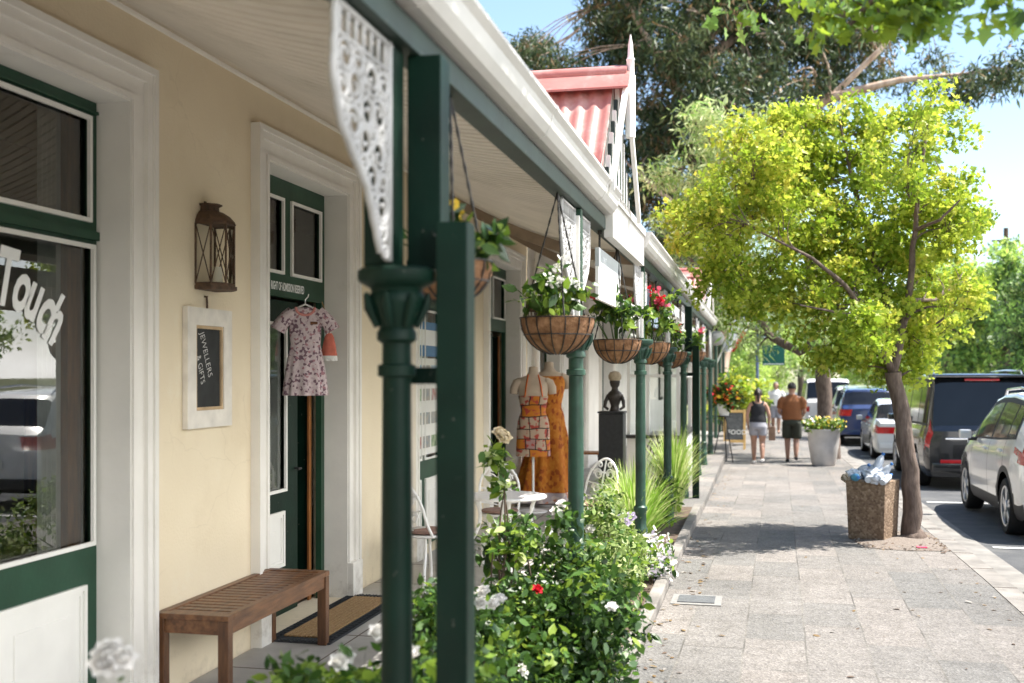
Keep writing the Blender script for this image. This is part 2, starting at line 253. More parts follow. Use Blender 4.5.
# ------------------------------------------------------------------ mesh helpers
OFF = {}
def off(o): return OFF.get(o.name, Vector((0, 0, 0))) if o else Vector((0, 0, 0))
class MB:
    def __init__(s): s.v = []; s.f = []; s.m = []
    def add(s, vs, fs, mi=0):
        k = len(s.v); s.v += [tuple(p) for p in vs]; s.f += [tuple(i + k for i in f) for f in fs]; s.m += [mi] * len(fs)
    def box(s, x0, x1, y0, y1, z0, z1, mi=0, T=None):
        p = [(x, y, z) for z in (z0, z1) for y in (y0, y1) for x in (x0, x1)]
        if T is not None: p = [tuple(T @ Vector(q)) for q in p]
        s.add(p, [(0, 2, 3, 1), (4, 5, 7, 6), (0, 1, 5, 4), (2, 6, 7, 3), (0, 4, 6, 2), (1, 3, 7, 5)], mi)
    def bbox(s, x0, x1, y0, y1, z0, z1, mi=0, c=0.006, T=None):
        bm = bmesh.new(); bmesh.ops.create_cube(bm, size=1)
        for v in bm.verts: v.co = Vector(((x0 + x1) / 2 + v.co.x * (x1 - x0), (y0 + y1) / 2 + v.co.y * (y1 - y0), (z0 + z1) / 2 + v.co.z * (z1 - z0)))
        bmesh.ops.bevel(bm, geom=bm.edges[:], offset=c, segments=2, affect='EDGES', profile=0.7)
        if T is not None: bm.transform(T)
        bm.verts.index_update(); s.add([v.co[:] for v in bm.verts], [[v.index for v in f.verts] for f in bm.faces], mi); bm.free()
    def tube(s, pts, rad, n=8, mi=0, caps=True, sq=None):
        pts = [Vector(p) for p in pts]
        if not hasattr(rad, '__len__'): rad = [rad] * len(pts)
        vs = []; up = None
        for i, p in enumerate(pts):
            a = pts[max(0, i - 1)]; b = pts[min(len(pts) - 1, i + 1)]; d = (b - a)
            if d.length < 1e-9: d = Vector((0, 0, 1))
            d.normalize()
            if up is None:
                up = Vector((0, 0, 1)) if abs(d.z) < 0.9 else Vector((1, 0, 0))
            x = d.cross(up); 
            if x.length < 1e-6: x = d.orthogonal()
            x.normalize(); y = x.cross(d).normalized(); up = y
            for k in range(n):
                t = 2 * math.pi * (k + (0.5 if n == 4 else 0)) / n
                sx, sy = (sq if sq else (1, 1))
                vs.append(p + x * math.cos(t) * rad[i] * sx + y * math.sin(t) * rad[i] * sy)
        fs = []
        for i in range(len(pts) - 1):
            for k in range(n):
                fs.append((i * n + k, i * n + (k + 1) % n, (i + 1) * n + (k + 1) % n, (i + 1) * n + k))
        if caps: fs += [tuple(range(n))[::-1], tuple((len(pts) - 1) * n + k for k in range(n))]
        s.add(vs, fs, mi)
    def lathe(s, prof, cx=0, cy=0, n=20, mi=0, T=None, caps=True):
        vs = []
        for r, z in prof:
            for k in range(n):
                t = 2 * math.pi * k / n; vs.append(Vector((cx + r * math.cos(t), cy + r * math.sin(t), z)))
        if T is not None: vs = [T @ v for v in vs]
        fs = []
        for i in range(len(prof) - 1):
            for k in range(n):
                fs.append((i * n + k, i * n + (k + 1) % n, (i + 1) * n + (k + 1) % n, (i + 1) * n + k))
        if caps: fs += [tuple(range(n))[::-1], tuple((len(prof) - 1) * n + k for k in range(n))]
        s.add(vs, fs, mi)
    def prism(s, prof, y0, y1, axis='y', mi=0, caps=True):
        """closed 2-d outline swept along an axis; outline is (x,z) for 'y', (y,z) for 'x'"""
        n = len(prof)
        mk = (lambda a, b, t: (a, t, b)) if axis == 'y' else (lambda a, b, t: (t, a, b))
        vs = [mk(a, b, y0) for a, b in prof] + [mk(a, b, y1) for a, b in prof]
        fs = [(k, (k + 1) % n, n + (k + 1) % n, n + k) for k in range(n)]
        if caps: fs += [tuple(range(n))[::-1], tuple(range(n, 2 * n))]
        s.add(vs, fs, mi)
    def grid(s, P, mi=0):
        """P: 2-d list of points"""
        a, b = len(P), len(P[0])
        s.add([p for r in P for p in r], [(i * b + j, i * b + j + 1, (i + 1) * b + j + 1, (i + 1) * b + j) for i in range(a - 1) for j in range(b - 1)], mi)
    def build(s, name, mats, parent=None, smooth=False, local=False, ang=40):
        me = bpy.data.meshes.new(name)
        o3 = Vector((0, 0, 0)) if local else off(parent)
        me.from_pydata([(p[0] - o3.x, p[1] - o3.y, p[2] - o3.z) for p in s.v], [], s.f)
        if not isinstance(mats, (list, tuple)): mats = [mats]
        for m in mats: me.materials.append(m)
        if len(mats) > 1: me.polygons.foreach_set('material_index', s.m)
        if smooth:
            me.polygons.foreach_set('use_smooth', [True] * len(me.polygons))
            try: me.set_sharp_from_angle(angle=R(ang))
            except Exception: pass
        me.update()
        o = bpy.data.objects.new(name, me); COL.objects.link(o)
        if parent: o.parent = parent; OFF[o.name] = off(parent)
        return o
def tag(o, label=None, cat=None, group=None, kind=None):
    if label: o['label'] = label
    if cat: o['category'] = cat
    if group: o['group'] = group
    if kind: o['kind'] = kind
    return o
def thing(name, label, cat, loc=(0, 0, 0), rz=0, group=None):
    o = bpy.data.objects.new(name, None); COL.objects.link(o); o.empty_display_size = 0.1
    o.location = loc; o.rotation_euler = (0, 0, rz); OFF[o.name] = Vector(loc)
    return tag(o, label, cat, group)
def dup(root, loc=None, rz=None, label=None, scale=None):
    def rec(o, par):
        c = o.copy(); COL.objects.link(c)
        if par: c.parent = par
        for ch in list(o.children): rec(ch, c)
        return c
    kids = list(root.children); c = root.copy(); COL.objects.link(c)
    for k in kids: rec(k, c)
    if loc is not None: c.location = loc; OFF[c.name] = Vector(loc)
    if rz is not None: c.rotation_euler = (0, 0, rz)
    if scale is not None: c.scale = scale if hasattr(scale, '__len__') else (scale,) * 3
    if label: c['label'] = label
    return c
def relink(c):  # children world offset follows their root
    pass
def text_mesh(txt, size, T, m, name, parent=None, ext=0.001, shear=0.0, align='LEFT', bold=0.0, local=False, width=1.0):
    cu = bpy.data.curves.new(name, 'FONT'); cu.body = txt; cu.size = size; cu.extrude = ext; cu.shear = shear
    cu.align_x = align; cu.offset = bold; cu.resolution_u = 3
    t = bpy.data.objects.new('tmp_text', cu); COL.objects.link(t)
    dg = bpy.context.evaluated_depsgraph_get(); me = bpy.data.meshes.new_from_object(t.evaluated_get(dg))
    bpy.data.objects.remove(t)
    me.transform(Matrix.Diagonal((width, 1, 1, 1))); me.transform(T)
    if parent and not local: me.transform(Matrix.Translation(-off(parent)))
    me.materials.clear(); me.materials.append(m); me.name = name
    o = bpy.data.objects.new(name, me); COL.objects.link(o)
    if parent: o.parent = parent
    return o
def facing_x(x, y, z, roll=0):   # local x -> +Y, y -> +Z, normal +X
    return Matrix.Translation((x, y, z)) @ Matrix(((0, 0, 1, 0), (1, 0, 0, 0), (0, 1, 0, 0), (0, 0, 0, 1))) @ Matrix.Rotation(roll, 4, 'Z')
def facing_cam(x, y, z, roll=0):  # local x -> +X, y -> +Z, normal -Y
    return Matrix.Translation((x, y, z)) @ Matrix(((1, 0, 0, 0), (0, 0, -1, 0), (0, 1, 0, 0), (0, 0, 0, 1))) @ Matrix.Rotation(roll, 4, 'Z')

LEAF = {
 'oval': [(0, 0), (.22, .20), (.55, .24), (1, 0), (.55, -.24), (.22, -.20)],
 'diamond': [(0, 0), (.45, .24), (1, 0), (.45, -.24)],
 'thin': [(0, 0), (.45, .11), (1, 0), (.45, -.11)],
 'needle': [(0, 0), (.5, .05), (1, 0), (.5, -.05)],
 'maple': [(0, .03), (.12, .36), (.36, .22), (.52, .52), (.66, .2), (1, 0), (.66, -.2), (.52, -.52), (.36, -.22), (.12, -.36), (0, -.03)],
 'petal': [(0, 0), (.35, .34), (.85, .28), (1, 0), (.85, -.28), (.35, -.34)],
}
def leaves(mb, P, size, shape='oval', weights=(1,), up=0.5, droop=0.0, sizevar=0.35, mi=None, fold=0.10):
    """scatter one small leaf face at each point of P"""
    P = np.asarray(P, float); n = len(P)
    if n == 0: return
    nr = rng.normal(size=(n, 3)); nr /= np.linalg.norm(nr, axis=1)[:, None]
    nr = nr * (1 - up) + np.array([0, 0, 1.0]) * up; nr /= np.linalg.norm(nr, axis=1)[:, None]
    d = rng.normal(size=(n, 3)); d[:, 2] -= droop * 2
    d -= (d * nr).sum(1)[:, None] * nr; d /= np.linalg.norm(d, axis=1)[:, None]
    b = np.cross(nr, d)
    sz = size * (1 + sizevar * rng.normal(size=n)).clip(0.4, 2)
    T = np.array(LEAF[shape]); k = len(T)
    V = P[:, None, :] + sz[:, None, None] * (T[None, :, :1] * d[:, None, :] + T[None, :, 1:] * b[:, None, :]
        + fold * (np.abs(T[:, 1]) - 0.3 * T[:, 0] ** 2)[None, :, None] * nr[:, None, :])
    base = len(mb.v); mb.v += list(map(tuple, V.reshape(-1, 3)))
    idx = (np.arange(n * k) + base).reshape(n, k); mb.f += list(map(tuple, idx.tolist()))
    if mi is None:
        w = np.array(weights, float); w /= w.sum(); mm = rng.choice(len(w), size=n, p=w)
    else: mm = np.asarray(mi)
    mb.m += list(map(int, mm))
def cloud(centers, radii, n, flat=1.0, shell=0.35):
    """n points gathered in soft clumps"""
    C = np.asarray(centers, float); r = np.asarray(radii, float)
    w = r ** 2; w /= w.sum(); k = rng.choice(len(C), size=n, p=w)
    d = rng.normal(size=(n, 3)); d /= np.linalg.norm(d, axis=1)[:, None]
    q = rng.random(n) ** shell
    d[:, 2] *= flat
    return C[k] + d * (q * r[k])[:, None], k
def zg(y): return -0.012 * (min(max(y, 10), 30) - 10)
ROAD = -0.12
def P2(u, v, z=None, X=None, Y=None):
    """point of the place behind a pixel, on a level z, or on the plane X=..., used while measuring"""
    th = R(12.656); c, s = math.cos(th), math.sin(th); a = (u - 512) / F_PX; e = (374 - v) / F_PX
    dx, dy, dz = a * c - s, a * s + c, e
    if z is not None: t = (z - 1.75) / dz
    elif X is not None: t = X / dx
    else: t = Y / dy
    return Vector((dx * t, dy * t, 1.75 + dz * t))
# ------------------------------------------------------------------ ground, pavement, road
YS = [-12, -4, 2, 6, 10, 15, 20, 25, 30, 45, 70, 130]
def sheet(name, x0, x1, dz, m, y0=-12, y1=130, thick=0.0):
    mb = MB(); ys = [y for y in YS if y0 < y < y1]; ys = [y0] + ys + [y1]
    mb.grid([[(x0, y, zg(y) + dz), (x1, y, zg(y) + dz)] for y in ys])
    if thick:
        for x in (x0, x1): mb.grid([[(x, y, zg(y) + dz), (x, y, zg(y) + dz - thick)] for y in ys])
        mb.grid([[(x0, y0, zg(y0) + dz - k), (x1, y0, zg(y0) + dz - k)] for k in (0, thick)])
    return tag(mb.build(name, m), kind='structure')
g = MB(); g.grid([[(x, y, -0.75) for x in (-400, 0, 400)] for y in (-200, 0, 700)])
tag(g.build('ground', mat('dry_grass_ground', (0.12, 0.13, 0.05), 0.95, 0.3, 1.0)), kind='structure')
sheet('pavement', -0.72, 1.87, 0, M['paving'], thick=0.3)
sheet('kerb', 1.874, 2.05, 0.004, M['kerb'], thick=0.35)
sheet('road', 2.05, 9.2, ROAD, M['asphalt'])
sheet('far_kerb', 9.2, 9.38, 0.004, M['kerb'], thick=0.35)
sheet('far_pavement', 9.384, 12.2, 0, mat('far_concrete_paving', (0.36, 0.34, 0.31), 0.9, 0.1, 3))
mb = MB()   # kerb joints and gutter channel of grey concrete
for k in range(40):
    y = 3 + k * 0.95; mb.box(1.872, 2.054, y, y + 0.005, zg(y) - 0.06, zg(y) + 0.0065)
tag(mb.build('kerb_joints', M['soil']), kind='structure')
mb = MB(); mb.grid([[(2.06, y, zg(y) + ROAD + 0.004), (2.42, y, zg(y) + ROAD + 0.004)] for y in YS])
tag(mb.build('gutter_channel', mat('worn_gutter_concrete', (0.20, 0.19, 0.175), 0.9, 0.25, 4, 0.4, 90)), kind='structure')
mb = MB()
for y in (3.2, 8.1, 12.85, 17.75, 24.4, 29.3, 34.2):
    z = zg(y) + ROAD + 0.008; mb.grid([[(2.5, y, z), (4.9, y, z)], [(2.5, y + 0.11, z - .001), (4.9, y + 0.11, z - .001)]])
tag(mb.build('parking_bay_lines', M['roadpaint']), kind='structure')
mb = MB(); pr = []      # tree pit: an uneven patch of chippings cut into the paving
ring = [(1.05 + .75 * 0, 11.75), (1.25, 11.62), (1.55, 11.60), (1.868, 11.66), (1.868, 13.1), (1.5, 13.15), (1.15, 13.05), (1.0, 12.6), (1.0, 12.1)]
mb.add([(1.45, 12.4, zg(12.4) + 0.035)] + [(x, y, zg(y) + 0.005) for x, y in ring], [(0, i, i % 9 + 1) for i in range(1, 10)])
tag(mb.build('tree_pit', M['gravel']), kind='structure')
mb = MB(); P = np.array([[random.uniform(1.0, 1.87), random.uniform(11.6, 13.1), 0.02] for _ in range(500)])
P[:, 2] = 0.01 + np.array([zg(y) for y in P[:, 1]])
leaves(mb, P, 0.035, 'oval', (3, 1, 1), up=0.7)
P = np.array([[rng.choice([random.uniform(-.72, -.45), random.uniform(1.5, 1.86), random.uniform(-.7, 1.85)], p=[.45, .3, .25]), random.uniform(4, 22), 0] for _ in range(420)])
P[:, 2] = .006 + np.array([zg(y) for y in P[:, 1]])
leaves(mb, P, 0.045, 'oval', (2, 3, 1), up=.85)
tag(mb.build('fallen_leaves', [M['twig'], M['gum3'], M['kerb']]), kind='stuff')
# verandah floor, flower bed
mb = MB(); mb.box(-3.13, -1.47, -6, 34, -0.45, 0.012)
tag(mb.build('verandah_floor', M['stoep']), kind='structure')
mb = MB()
for x in (-2.6, -2.05): mb.box(x, x + .008, -6, 34, 0.0, 0.0135)
for k in range(40): mb.box(-3.13, -1.47, -3 + k * .9, -2.992 + k * .9, 0.0, 0.0137)
tag(mb.build('floor_joints', M['soil']), kind='structure')
mb = MB(); mb.box(-1.466, -0.82, -6, 14.4, -0.4, 0.03); tag(mb.build('flower_bed', M['soil']), kind='structure')
mb = MB(); mb.bbox(-0.82, -0.725, -6, 14.4, -0.4, 0.075, c=.012); tag(mb.build('bed_edging', M['kerb']), kind='structure')
mb = MB(); mb.box(-1.466, -0.725, 14.41, 34, -0.5, 0.006); tag(mb.build('verandah_edge', M['paving']), kind='structure')

# ------------------------------------------------------------------ shop building
XW = -3.15; XB = -3.41
shop = thing('shop_building', 'long cream single-storey shop with green joinery, white architraves and an iron verandah along the pavement', 'building', (XW, 8, 0))
rowb = thing('white_shop', 'white shop further along the row with glazed porch, red gable and the second verandah', 'building', (XW, 24, 0))
OPEN = [(3.3, 5.05, 0), (6.65, 8.08, 0), (9.9, 11.35, 0), (12.7, 14.4, 0), (15.5, 17.4, 0), (18.6, 20.1, 0), (22.2, 24, 0)]
ZT = 3.15
def wall(parent, y0, y1, ops, m):
    mb = MB(); y = y0
    for a, b, z in ops:
        mb.box(XB, XW, y, a, -0.4, 4.1); mb.box(XB, XW, a, b, ZT, 4.1); mb.box(XB, XW, a, b, -0.4, 0.008); y = b
    mb.box(XB, XW, y, y1, -0.4, 4.1)
    mb.box(-8.2, -8.0, y0, y1, -0.4, 4.1); mb.box(-7.99, XB - .004, y0 - .0, y0 + .2, -0.4, 4.1); mb.box(-7.99, XB - .004, y1 - .2, y1, -0.4, 4.1)
    mb.build('wall', m, parent)
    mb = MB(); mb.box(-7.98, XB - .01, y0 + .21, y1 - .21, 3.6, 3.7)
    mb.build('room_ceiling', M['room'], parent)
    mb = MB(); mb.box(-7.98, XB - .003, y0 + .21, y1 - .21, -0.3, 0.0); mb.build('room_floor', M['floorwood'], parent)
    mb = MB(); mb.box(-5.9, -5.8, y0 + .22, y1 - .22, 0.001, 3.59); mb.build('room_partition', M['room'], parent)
    mb = MB(); mb.prism([(XW, 4.1), (XW, 4.16), (-5.6, 5.4), (-8.3, 4.16), (-8.3, 4.1), (-5.6, 5.32)], y0, y1); mb.build('roof', M['red_iron'], parent)
wall(shop, -1.5, 15.0, OPEN[:4], M['cream'])
wall(rowb, 15.02, 34, OPEN[4:], M['whitewall'])
def architrave(parent, a, b, zt=ZT, w=0.19):
    mb = MB()
    for d0, d1, e0, e1, px in ((0.0, w, 0, w, 0.028), (w - .075, w - .0, w - .075, w, 0.052), (0.0, 0.03, 0.0, 0.03, .04), (w - .028, w + .008, w - .028, w + .008, .066)):
        x0, x1 = (XW - .001, XW + px)
        mb.box(x0, x1, a - d1, a - d0, 0.001, zt + d0); mb.box(x0, x1, b + d0, b + d1, 0.001, zt + d0)
        mb.box(x0, x1 , a - d1, b + d1, zt + d0 + .0003, zt + d1)
    # lining of the reveal
    mb.box(XW - .20, XW + .0275, a, a + .012, 0.001, zt - .012); mb.box(XW - .20, XW + .0275, b - .012, b, 0.001, zt - .012); mb.box(XW - .20, XW + .0275, a, b, zt - .0118, zt - .0003)
    for y0, y1 in ((a - w - .012, a + .016), (b - .016, b + w + .012)):
        mb.bbox(XW - .12, XW + .076, y0 + .006, y1 - .006, 0.0, 0.28 if a > 4 else .12, c=.006)
    mb.build('architrave', M['trim'], parent)
def ring(mb, x0, x1, y0, y1, z0, z1, w, mi=0, top=None, bot=None):
    t = top or w; b_ = bot or w
    mb.box(x0, x1, y0, y0 + w, z0, z1, mi); mb.box(x0, x1, y1 - w, y1, z0, z1, mi)
    mb.box(x0, x1, y0 + w, y1 - w, z1 - t, z1, mi); mb.box(x0, x1, y0 + w, y1 - w, z0, z0 + b_, mi)
def panel(par, y0, y1, z0, z1, x, m=None):
    mb = MB(); ring(mb, x, x + .02, y0, y1, z0, z1, .025); ring(mb, x, x + .012, y0 + .027, y1 - .027, z0 + .027, z1 - .027, .02)
    mb.box(x, x + .004, y0 + .03, y1 - .03, z0 + .03, z1 - .03); mb.bbox(x, x + .012, y0 + .13, y1 - .13, z0 + .13, z1 - .13, c=.007)
    return mb.build('panel', m or M['white'], par)
def pane(par, y0, y1, z0, z1, x):
    mb = MB(); mb.grid([[(x, y0, z0), (x, y1, z0)], [(x, y0, z1), (x, y1, z1)]]); return mb.build('glass_pane', M['glass'], par)
def bead(par, y0, y1, z0, z1, x, w=.022):
    mb = MB(); ring(mb, x, x + .018, y0, y1, z0, z1, w); return mb.build('bead', M['white'], par)
def frame_with_holes(name, par, a, b, z0, z1, holes, x0=-3.36, x1=-3.315, m=None):
    """flat timber frame with rectangular holes, built from a grid of cells"""
    ys = sorted({a, b, *[h[0] for h in holes], *[h[1] for h in holes]}); zs = sorted({z0, z1, *[h[2] for h in holes], *[h[3] for h in holes]})
    solid = [[not any(h[0] <= (ys[i] + ys[i + 1]) / 2 <= h[1] and h[2] <= (zs[j] + zs[j + 1]) / 2 <= h[3] for h in holes) for j in range(len(zs) - 1)] for i in range(len(ys) - 1)]
    mb = MB()
    for i in range(len(ys) - 1):
        for j in range(len(zs) - 1):
            if not solid[i][j]: continue
            A, B, C_, D = ys[i], ys[i + 1], zs[j], zs[j + 1]
            for x in (x0, x1): mb.add([(x, A, C_), (x, B, C_), (x, B, D), (x, A, D)], [(0, 1, 2, 3)])
            for ii, jj, q in ((i - 1, j, [(A, C_), (A, D)]), (i + 1, j, [(B, C_), (B, D)]), (i, j - 1, [(A, C_), (B, C_)]), (i, j + 1, [(A, D), (B, D)])):
                if not (0 <= ii < len(ys) - 1 and 0 <= jj < len(zs) - 1) or not solid[ii][jj]:
                    mb.add([(x0, *q[0]), (x1, *q[0]), (x1, *q[1]), (x0, *q[1])], [(0, 1, 2, 3)])
    return mb.build(name, m or M['joinery'], par)
def shop_window(par, a, b, mid=False, lettering=False, backing=True):
    m_ = (a + b) / 2
    tr = [(a + .10, m_ - .06, 2.52, 3.05), (m_ + .06, b - .10, 2.52, 3.05)] if mid else [(a + .10, b - .075, 2.52, 3.055)]
    lo = [(a + .10, m_ - .05, .88, 2.40), (m_ + .05, b - .10, .88, 2.40)] if mid else [(a + .10, b - .045, .88, 2.405)]
    fr = frame_with_holes('shop_window', par, a + .0125, b - .0125, .001, ZT - .0125, tr + lo)
    mb = MB()
    mb.box(-3.314, -3.296, a + .0125, b - .0125, 2.43, 2.475); mb.box(-3.314, -3.30, a + .0125, b - .0125, 3.075, 3.09); mb.build('rail', M['joinery'], fr)
    for h in tr + lo:
        pane(fr, *h, -3.335); bead(fr, h[0] - .002, h[1] + .002, h[2] - .002, h[3] + .002, -3.314)
    n = 2 if (b - a) > 1.3 else 1
    for k in range(n):
        y0 = a + .12 + k * (b - a - .08) / n; panel(fr, y0, y0 + (b - a) / n - .2, .10, .69, -3.314)
    if backing:   # lining behind the show window, with a timber post
        mb = MB(); mb.box(-3.44, -3.39, b - .145, b - .035, 0.4, 3.1); mb.build('inner_post', M['brownwood'], fr)
        mb = MB(); mb.grid([[(-3.43 - .012 * (k % 2), b - .33 + k * .0185, z) for k in range(11)] for z in (.87, 3.1)]); mb.build('curtain', M['curtain'], fr, smooth=True)
    return fr
shop_parts = []
for a, b, _ in OPEN: architrave(shop if b < 15 else rowb, a, b)
w1 = shop_window(shop, 3.3, 5.05)
# arched white lettering on the big pane
for ch, y, z, r in (('T', 4.275, 2.075, -.10), ('o', 4.385, 2.065, -.26), ('u', 4.470, 2.035, -.36), ('c', 4.555, 1.985, -.46), ('h', 4.615, 1.94, -.50)):
    text_mesh(ch, 0.37 if ch == 'T' else .36, facing_x(-3.331, y, z, r), M['letter'], 'lettering', w1, .0006, shear=.22, bold=.011, width=.58)
w3 = shop_window(shop, 9.9, 11.35, mid=True)
w5 = shop_window(rowb, 15.5, 17.4, mid=True)
w6 = shop_window(rowb, 18.6, 20.1, mid=True)
w7 = shop_window(rowb, 22.2, 24, mid=True)
# window display shelf behind the first pane
mb = MB(); mb.box(-4.15, -3.42, 3.35, 5.0, .80, .86); mb.build('display_shelf', mat('pale_display_board', (.62, .55, .45), .7, .1), w1)
mb = MB(); mb.box(-4.0, -3.97, 3.3, 4.55, .9, 3.3); mb.build('display_screen', M['curtain'], w1)
# doorways
def doorway(a, b, open_leaf=True):
    m_ = (a + b) / 2
    tr = [(a + .10, m_ - .07, 2.46, 3.0), (m_ + .06, b - .10, 2.46, 3.0)]
    hole = (a + .07, b - .075, .001, 2.30)
    fr = frame_with_holes('door_frame', shop, a + .0125, b - .0125, 0.0, ZT - .0125, tr + [hole])
    for h in tr: pane(fr, *h, -3.335); bead(fr, h[0] - .002, h[1] + .002, h[2] - .002, h[3] + .002, -3.314)
    for k in (0, 1):   # left leaf shut, right leaf swung in
        e_ = m_ + .315
        lf = frame_with_holes('door_leaf', shop, a + .075, e_, .012, 2.28, [(a + .17, e_ - .22, .90, 2.12)], -3.415, -3.37, m=M['green'])
        pane(lf, a + .17, e_ - .22, .90, 2.12, -3.385); bead(lf, a + .168, e_ - .218, .898, 2.122, -3.369)
        mb = MB(); mb.box(-3.41, -3.40, a + .171, e_ - .221, .901, 2.119); mb.build('pane_backing', M['curtain'], lf)
        panel(lf, a + .16, e_ - .26, .36, .76, -3.369)
        mb = MB(); mb.tube([(-3.37, e_ - .05, 1.05), (-3.32, e_ - .05, 1.05), (-3.31, e_ - .13, 1.05)], .009, 8); mb.build('handle', M['darkiron'], lf)
        break
    mb = MB(); mb.bbox(-4.08, -3.39, b - .125, b - .08, .012, 2.25, c=.004); lf2 = mb.build('door_leaf', [M['green']], shop)
    mb = MB(); mb.box(-3.389, -3.374, b - .175, b - .128, .012, 2.25); mb.build('timber_edge', M['brownwood'], lf2)
    return fr
d2 = doorway(6.65, 8.08); d4 = doorway(12.7, 14.4)
text_mesh('RIGHT OF ADMISSION RESERVED', .082, facing_x(-3.3125, 7.10, 2.345), M['letter'], 'lettering', d2, .0006, bold=.0015, width=.47)
# room things seen in the doorway
t = thing('cabinet', 'orange brown timber cabinet just inside the first open doorway', 'cabinet', (-4.6, 7.2, 0))
mb = MB(); mb.bbox(-4.9, -4.3, 6.6, 7.5, 0, 1.6, c=.01); mb.build('carcass', M['brownwood'], t)
mb = MB(); mb.bbox(-4.298, -4.28, 6.65, 7.45, .1, .8, c=.006); mb.bbox(-4.298, -4.28, 6.65, 7.45, .85, 1.5, c=.006); mb.build('door', M['brownwood'], t)

# cornice, ceiling, beam, rafters
def ceil_z(x):   # hollow-curved verandah roof, steep at the wall
    t = (x - (-3.10)) / (-1.03 + 3.10); return 3.62 - .80 * (1 - max(0.0, 1 - t) ** 1.7)
def verandah(par, y0, y1, cols, rafters):
    mb = MB(); mb.prism([(XW + .001, 3.595), (XW + .018, 3.60), (XW + .022, 3.615), (XW + .022, 3.64), (XW + .001, 3.64)], y0, y1); mb.build('cornice', M['trim'], par)
    xs = [-3.14 + i * (2.16 / 14) for i in range(15)]; P = []; per = .092; yl = [min(y1, y0 + k * per + o) for k in range(int((y1 - y0) / per) + 1) for o in (0, .070, .074, .088)]
    for k, y in enumerate(yl):
        w = .03 if k % 4 in (2, 3) else 0; P.append([(x, y, ceil_z(max(x, -3.1)) + w) for x in xs])
    mb = MB(); mb.grid(P); mb.build('verandah_ceiling', M['ceiling'], par, smooth=True, ang=25)
    mb = MB(); mb.grid([[(x, y, ceil_z(max(x, -3.1)) + .05) for x in xs] for y in (y0, y1)]); mb.build('verandah_roof', M['red_iron'], par)
    mb = MB(); mb.bbox(-1.08, -.99, y0, y1, 2.705, 2.79, c=.006); mb.build('beam', M['green_beam'], par)
    for y in rafters:
        mb = MB(); pr = []
        for x in [-3.09 + i * .168 for i in range(13)]: pr.append((x, ceil_z(x) - .012))
        for x in reversed([-3.09 + i * .168 for i in range(13)]): pr.append((x, ceil_z(x) - .11))
        n_ = len(pr) // 2
        for side in (y - .035, y + .035):
            mb.grid([[(pr[i][0], side, pr[i][1]) for i in range(n_)], [(pr[2 * n_ - 1 - i][0], side, pr[2 * n_ - 1 - i][1]) for i in range(n_)]])
        mb.grid([[(pr[2 * n_ - 1 - i][0], s_, pr[2 * n_ - 1 - i][1]) for i in range(n_)] for s_ in (y - .035, y + .035)])
        mb.build('rafter', M['rafter'], par)
GUT = [(-1.10, 2.80), (-.95, 2.80), (-.925, 2.815), (-.905, 2.85), (-.895, 2.90), (-.875, 2.925), (-.875, 2.94), (-.895, 2.94), (-.92, 2.87), (-.95, 2.83), (-1.10, 2.83)]
def gutter(par, y0, y1):
    mb = MB(); mb.prism(GUT, y0, y1, caps=False)
    cap = [(-1.10, 2.80), (-.95, 2.80), (-.925, 2.815), (-.905, 2.85), (-.895, 2.90), (-.875, 2.925), (-.875, 2.94), (-1.10, 2.94)]
    mb.prism(cap, y0 - .004, y0); mb.prism(cap, y1, y1 + .004); mb.build('gutter', M['gutter'], par)
    y = y0 + .9
    while y < y1 - .2:
        s2 = MB(); s2.prism([(p[0] + (.003 if p[0] > -1 else 0), p[1] + (-.003 if p[1] < 2.82 else .0015)) for p in GUT[:7]] + [(-.88, 2.943), (-1.10, 2.943)], y, y + .035); s2.build('gutter_joint', M['gutter'], par); y += 1.8
    mb = MB(); mb.box(-1.098, -1.078, y0, y1, 2.832, 2.985); mb.build('fascia', M['gutter'], par)
verandah(shop, -1.5, 15.0, [], [9.7, 12.8])
verandah(rowb, 15.02, 24.6, [], [16.0, 19.2, 22.4])
gutter(shop, -1.5, 7.2); gutter(rowb, 9.25, 24.6)
mb = MB(); mb.box(-1.0, -.94, 7.23, 9.23, 2.655, 2.945); mb.build('fascia', M['gutter'], shop)
mb = MB(); mb.box(-.939, -.925, 7.23, 9.23, 2.90, 2.955); mb.build('moulding', M['gutter'], shop)

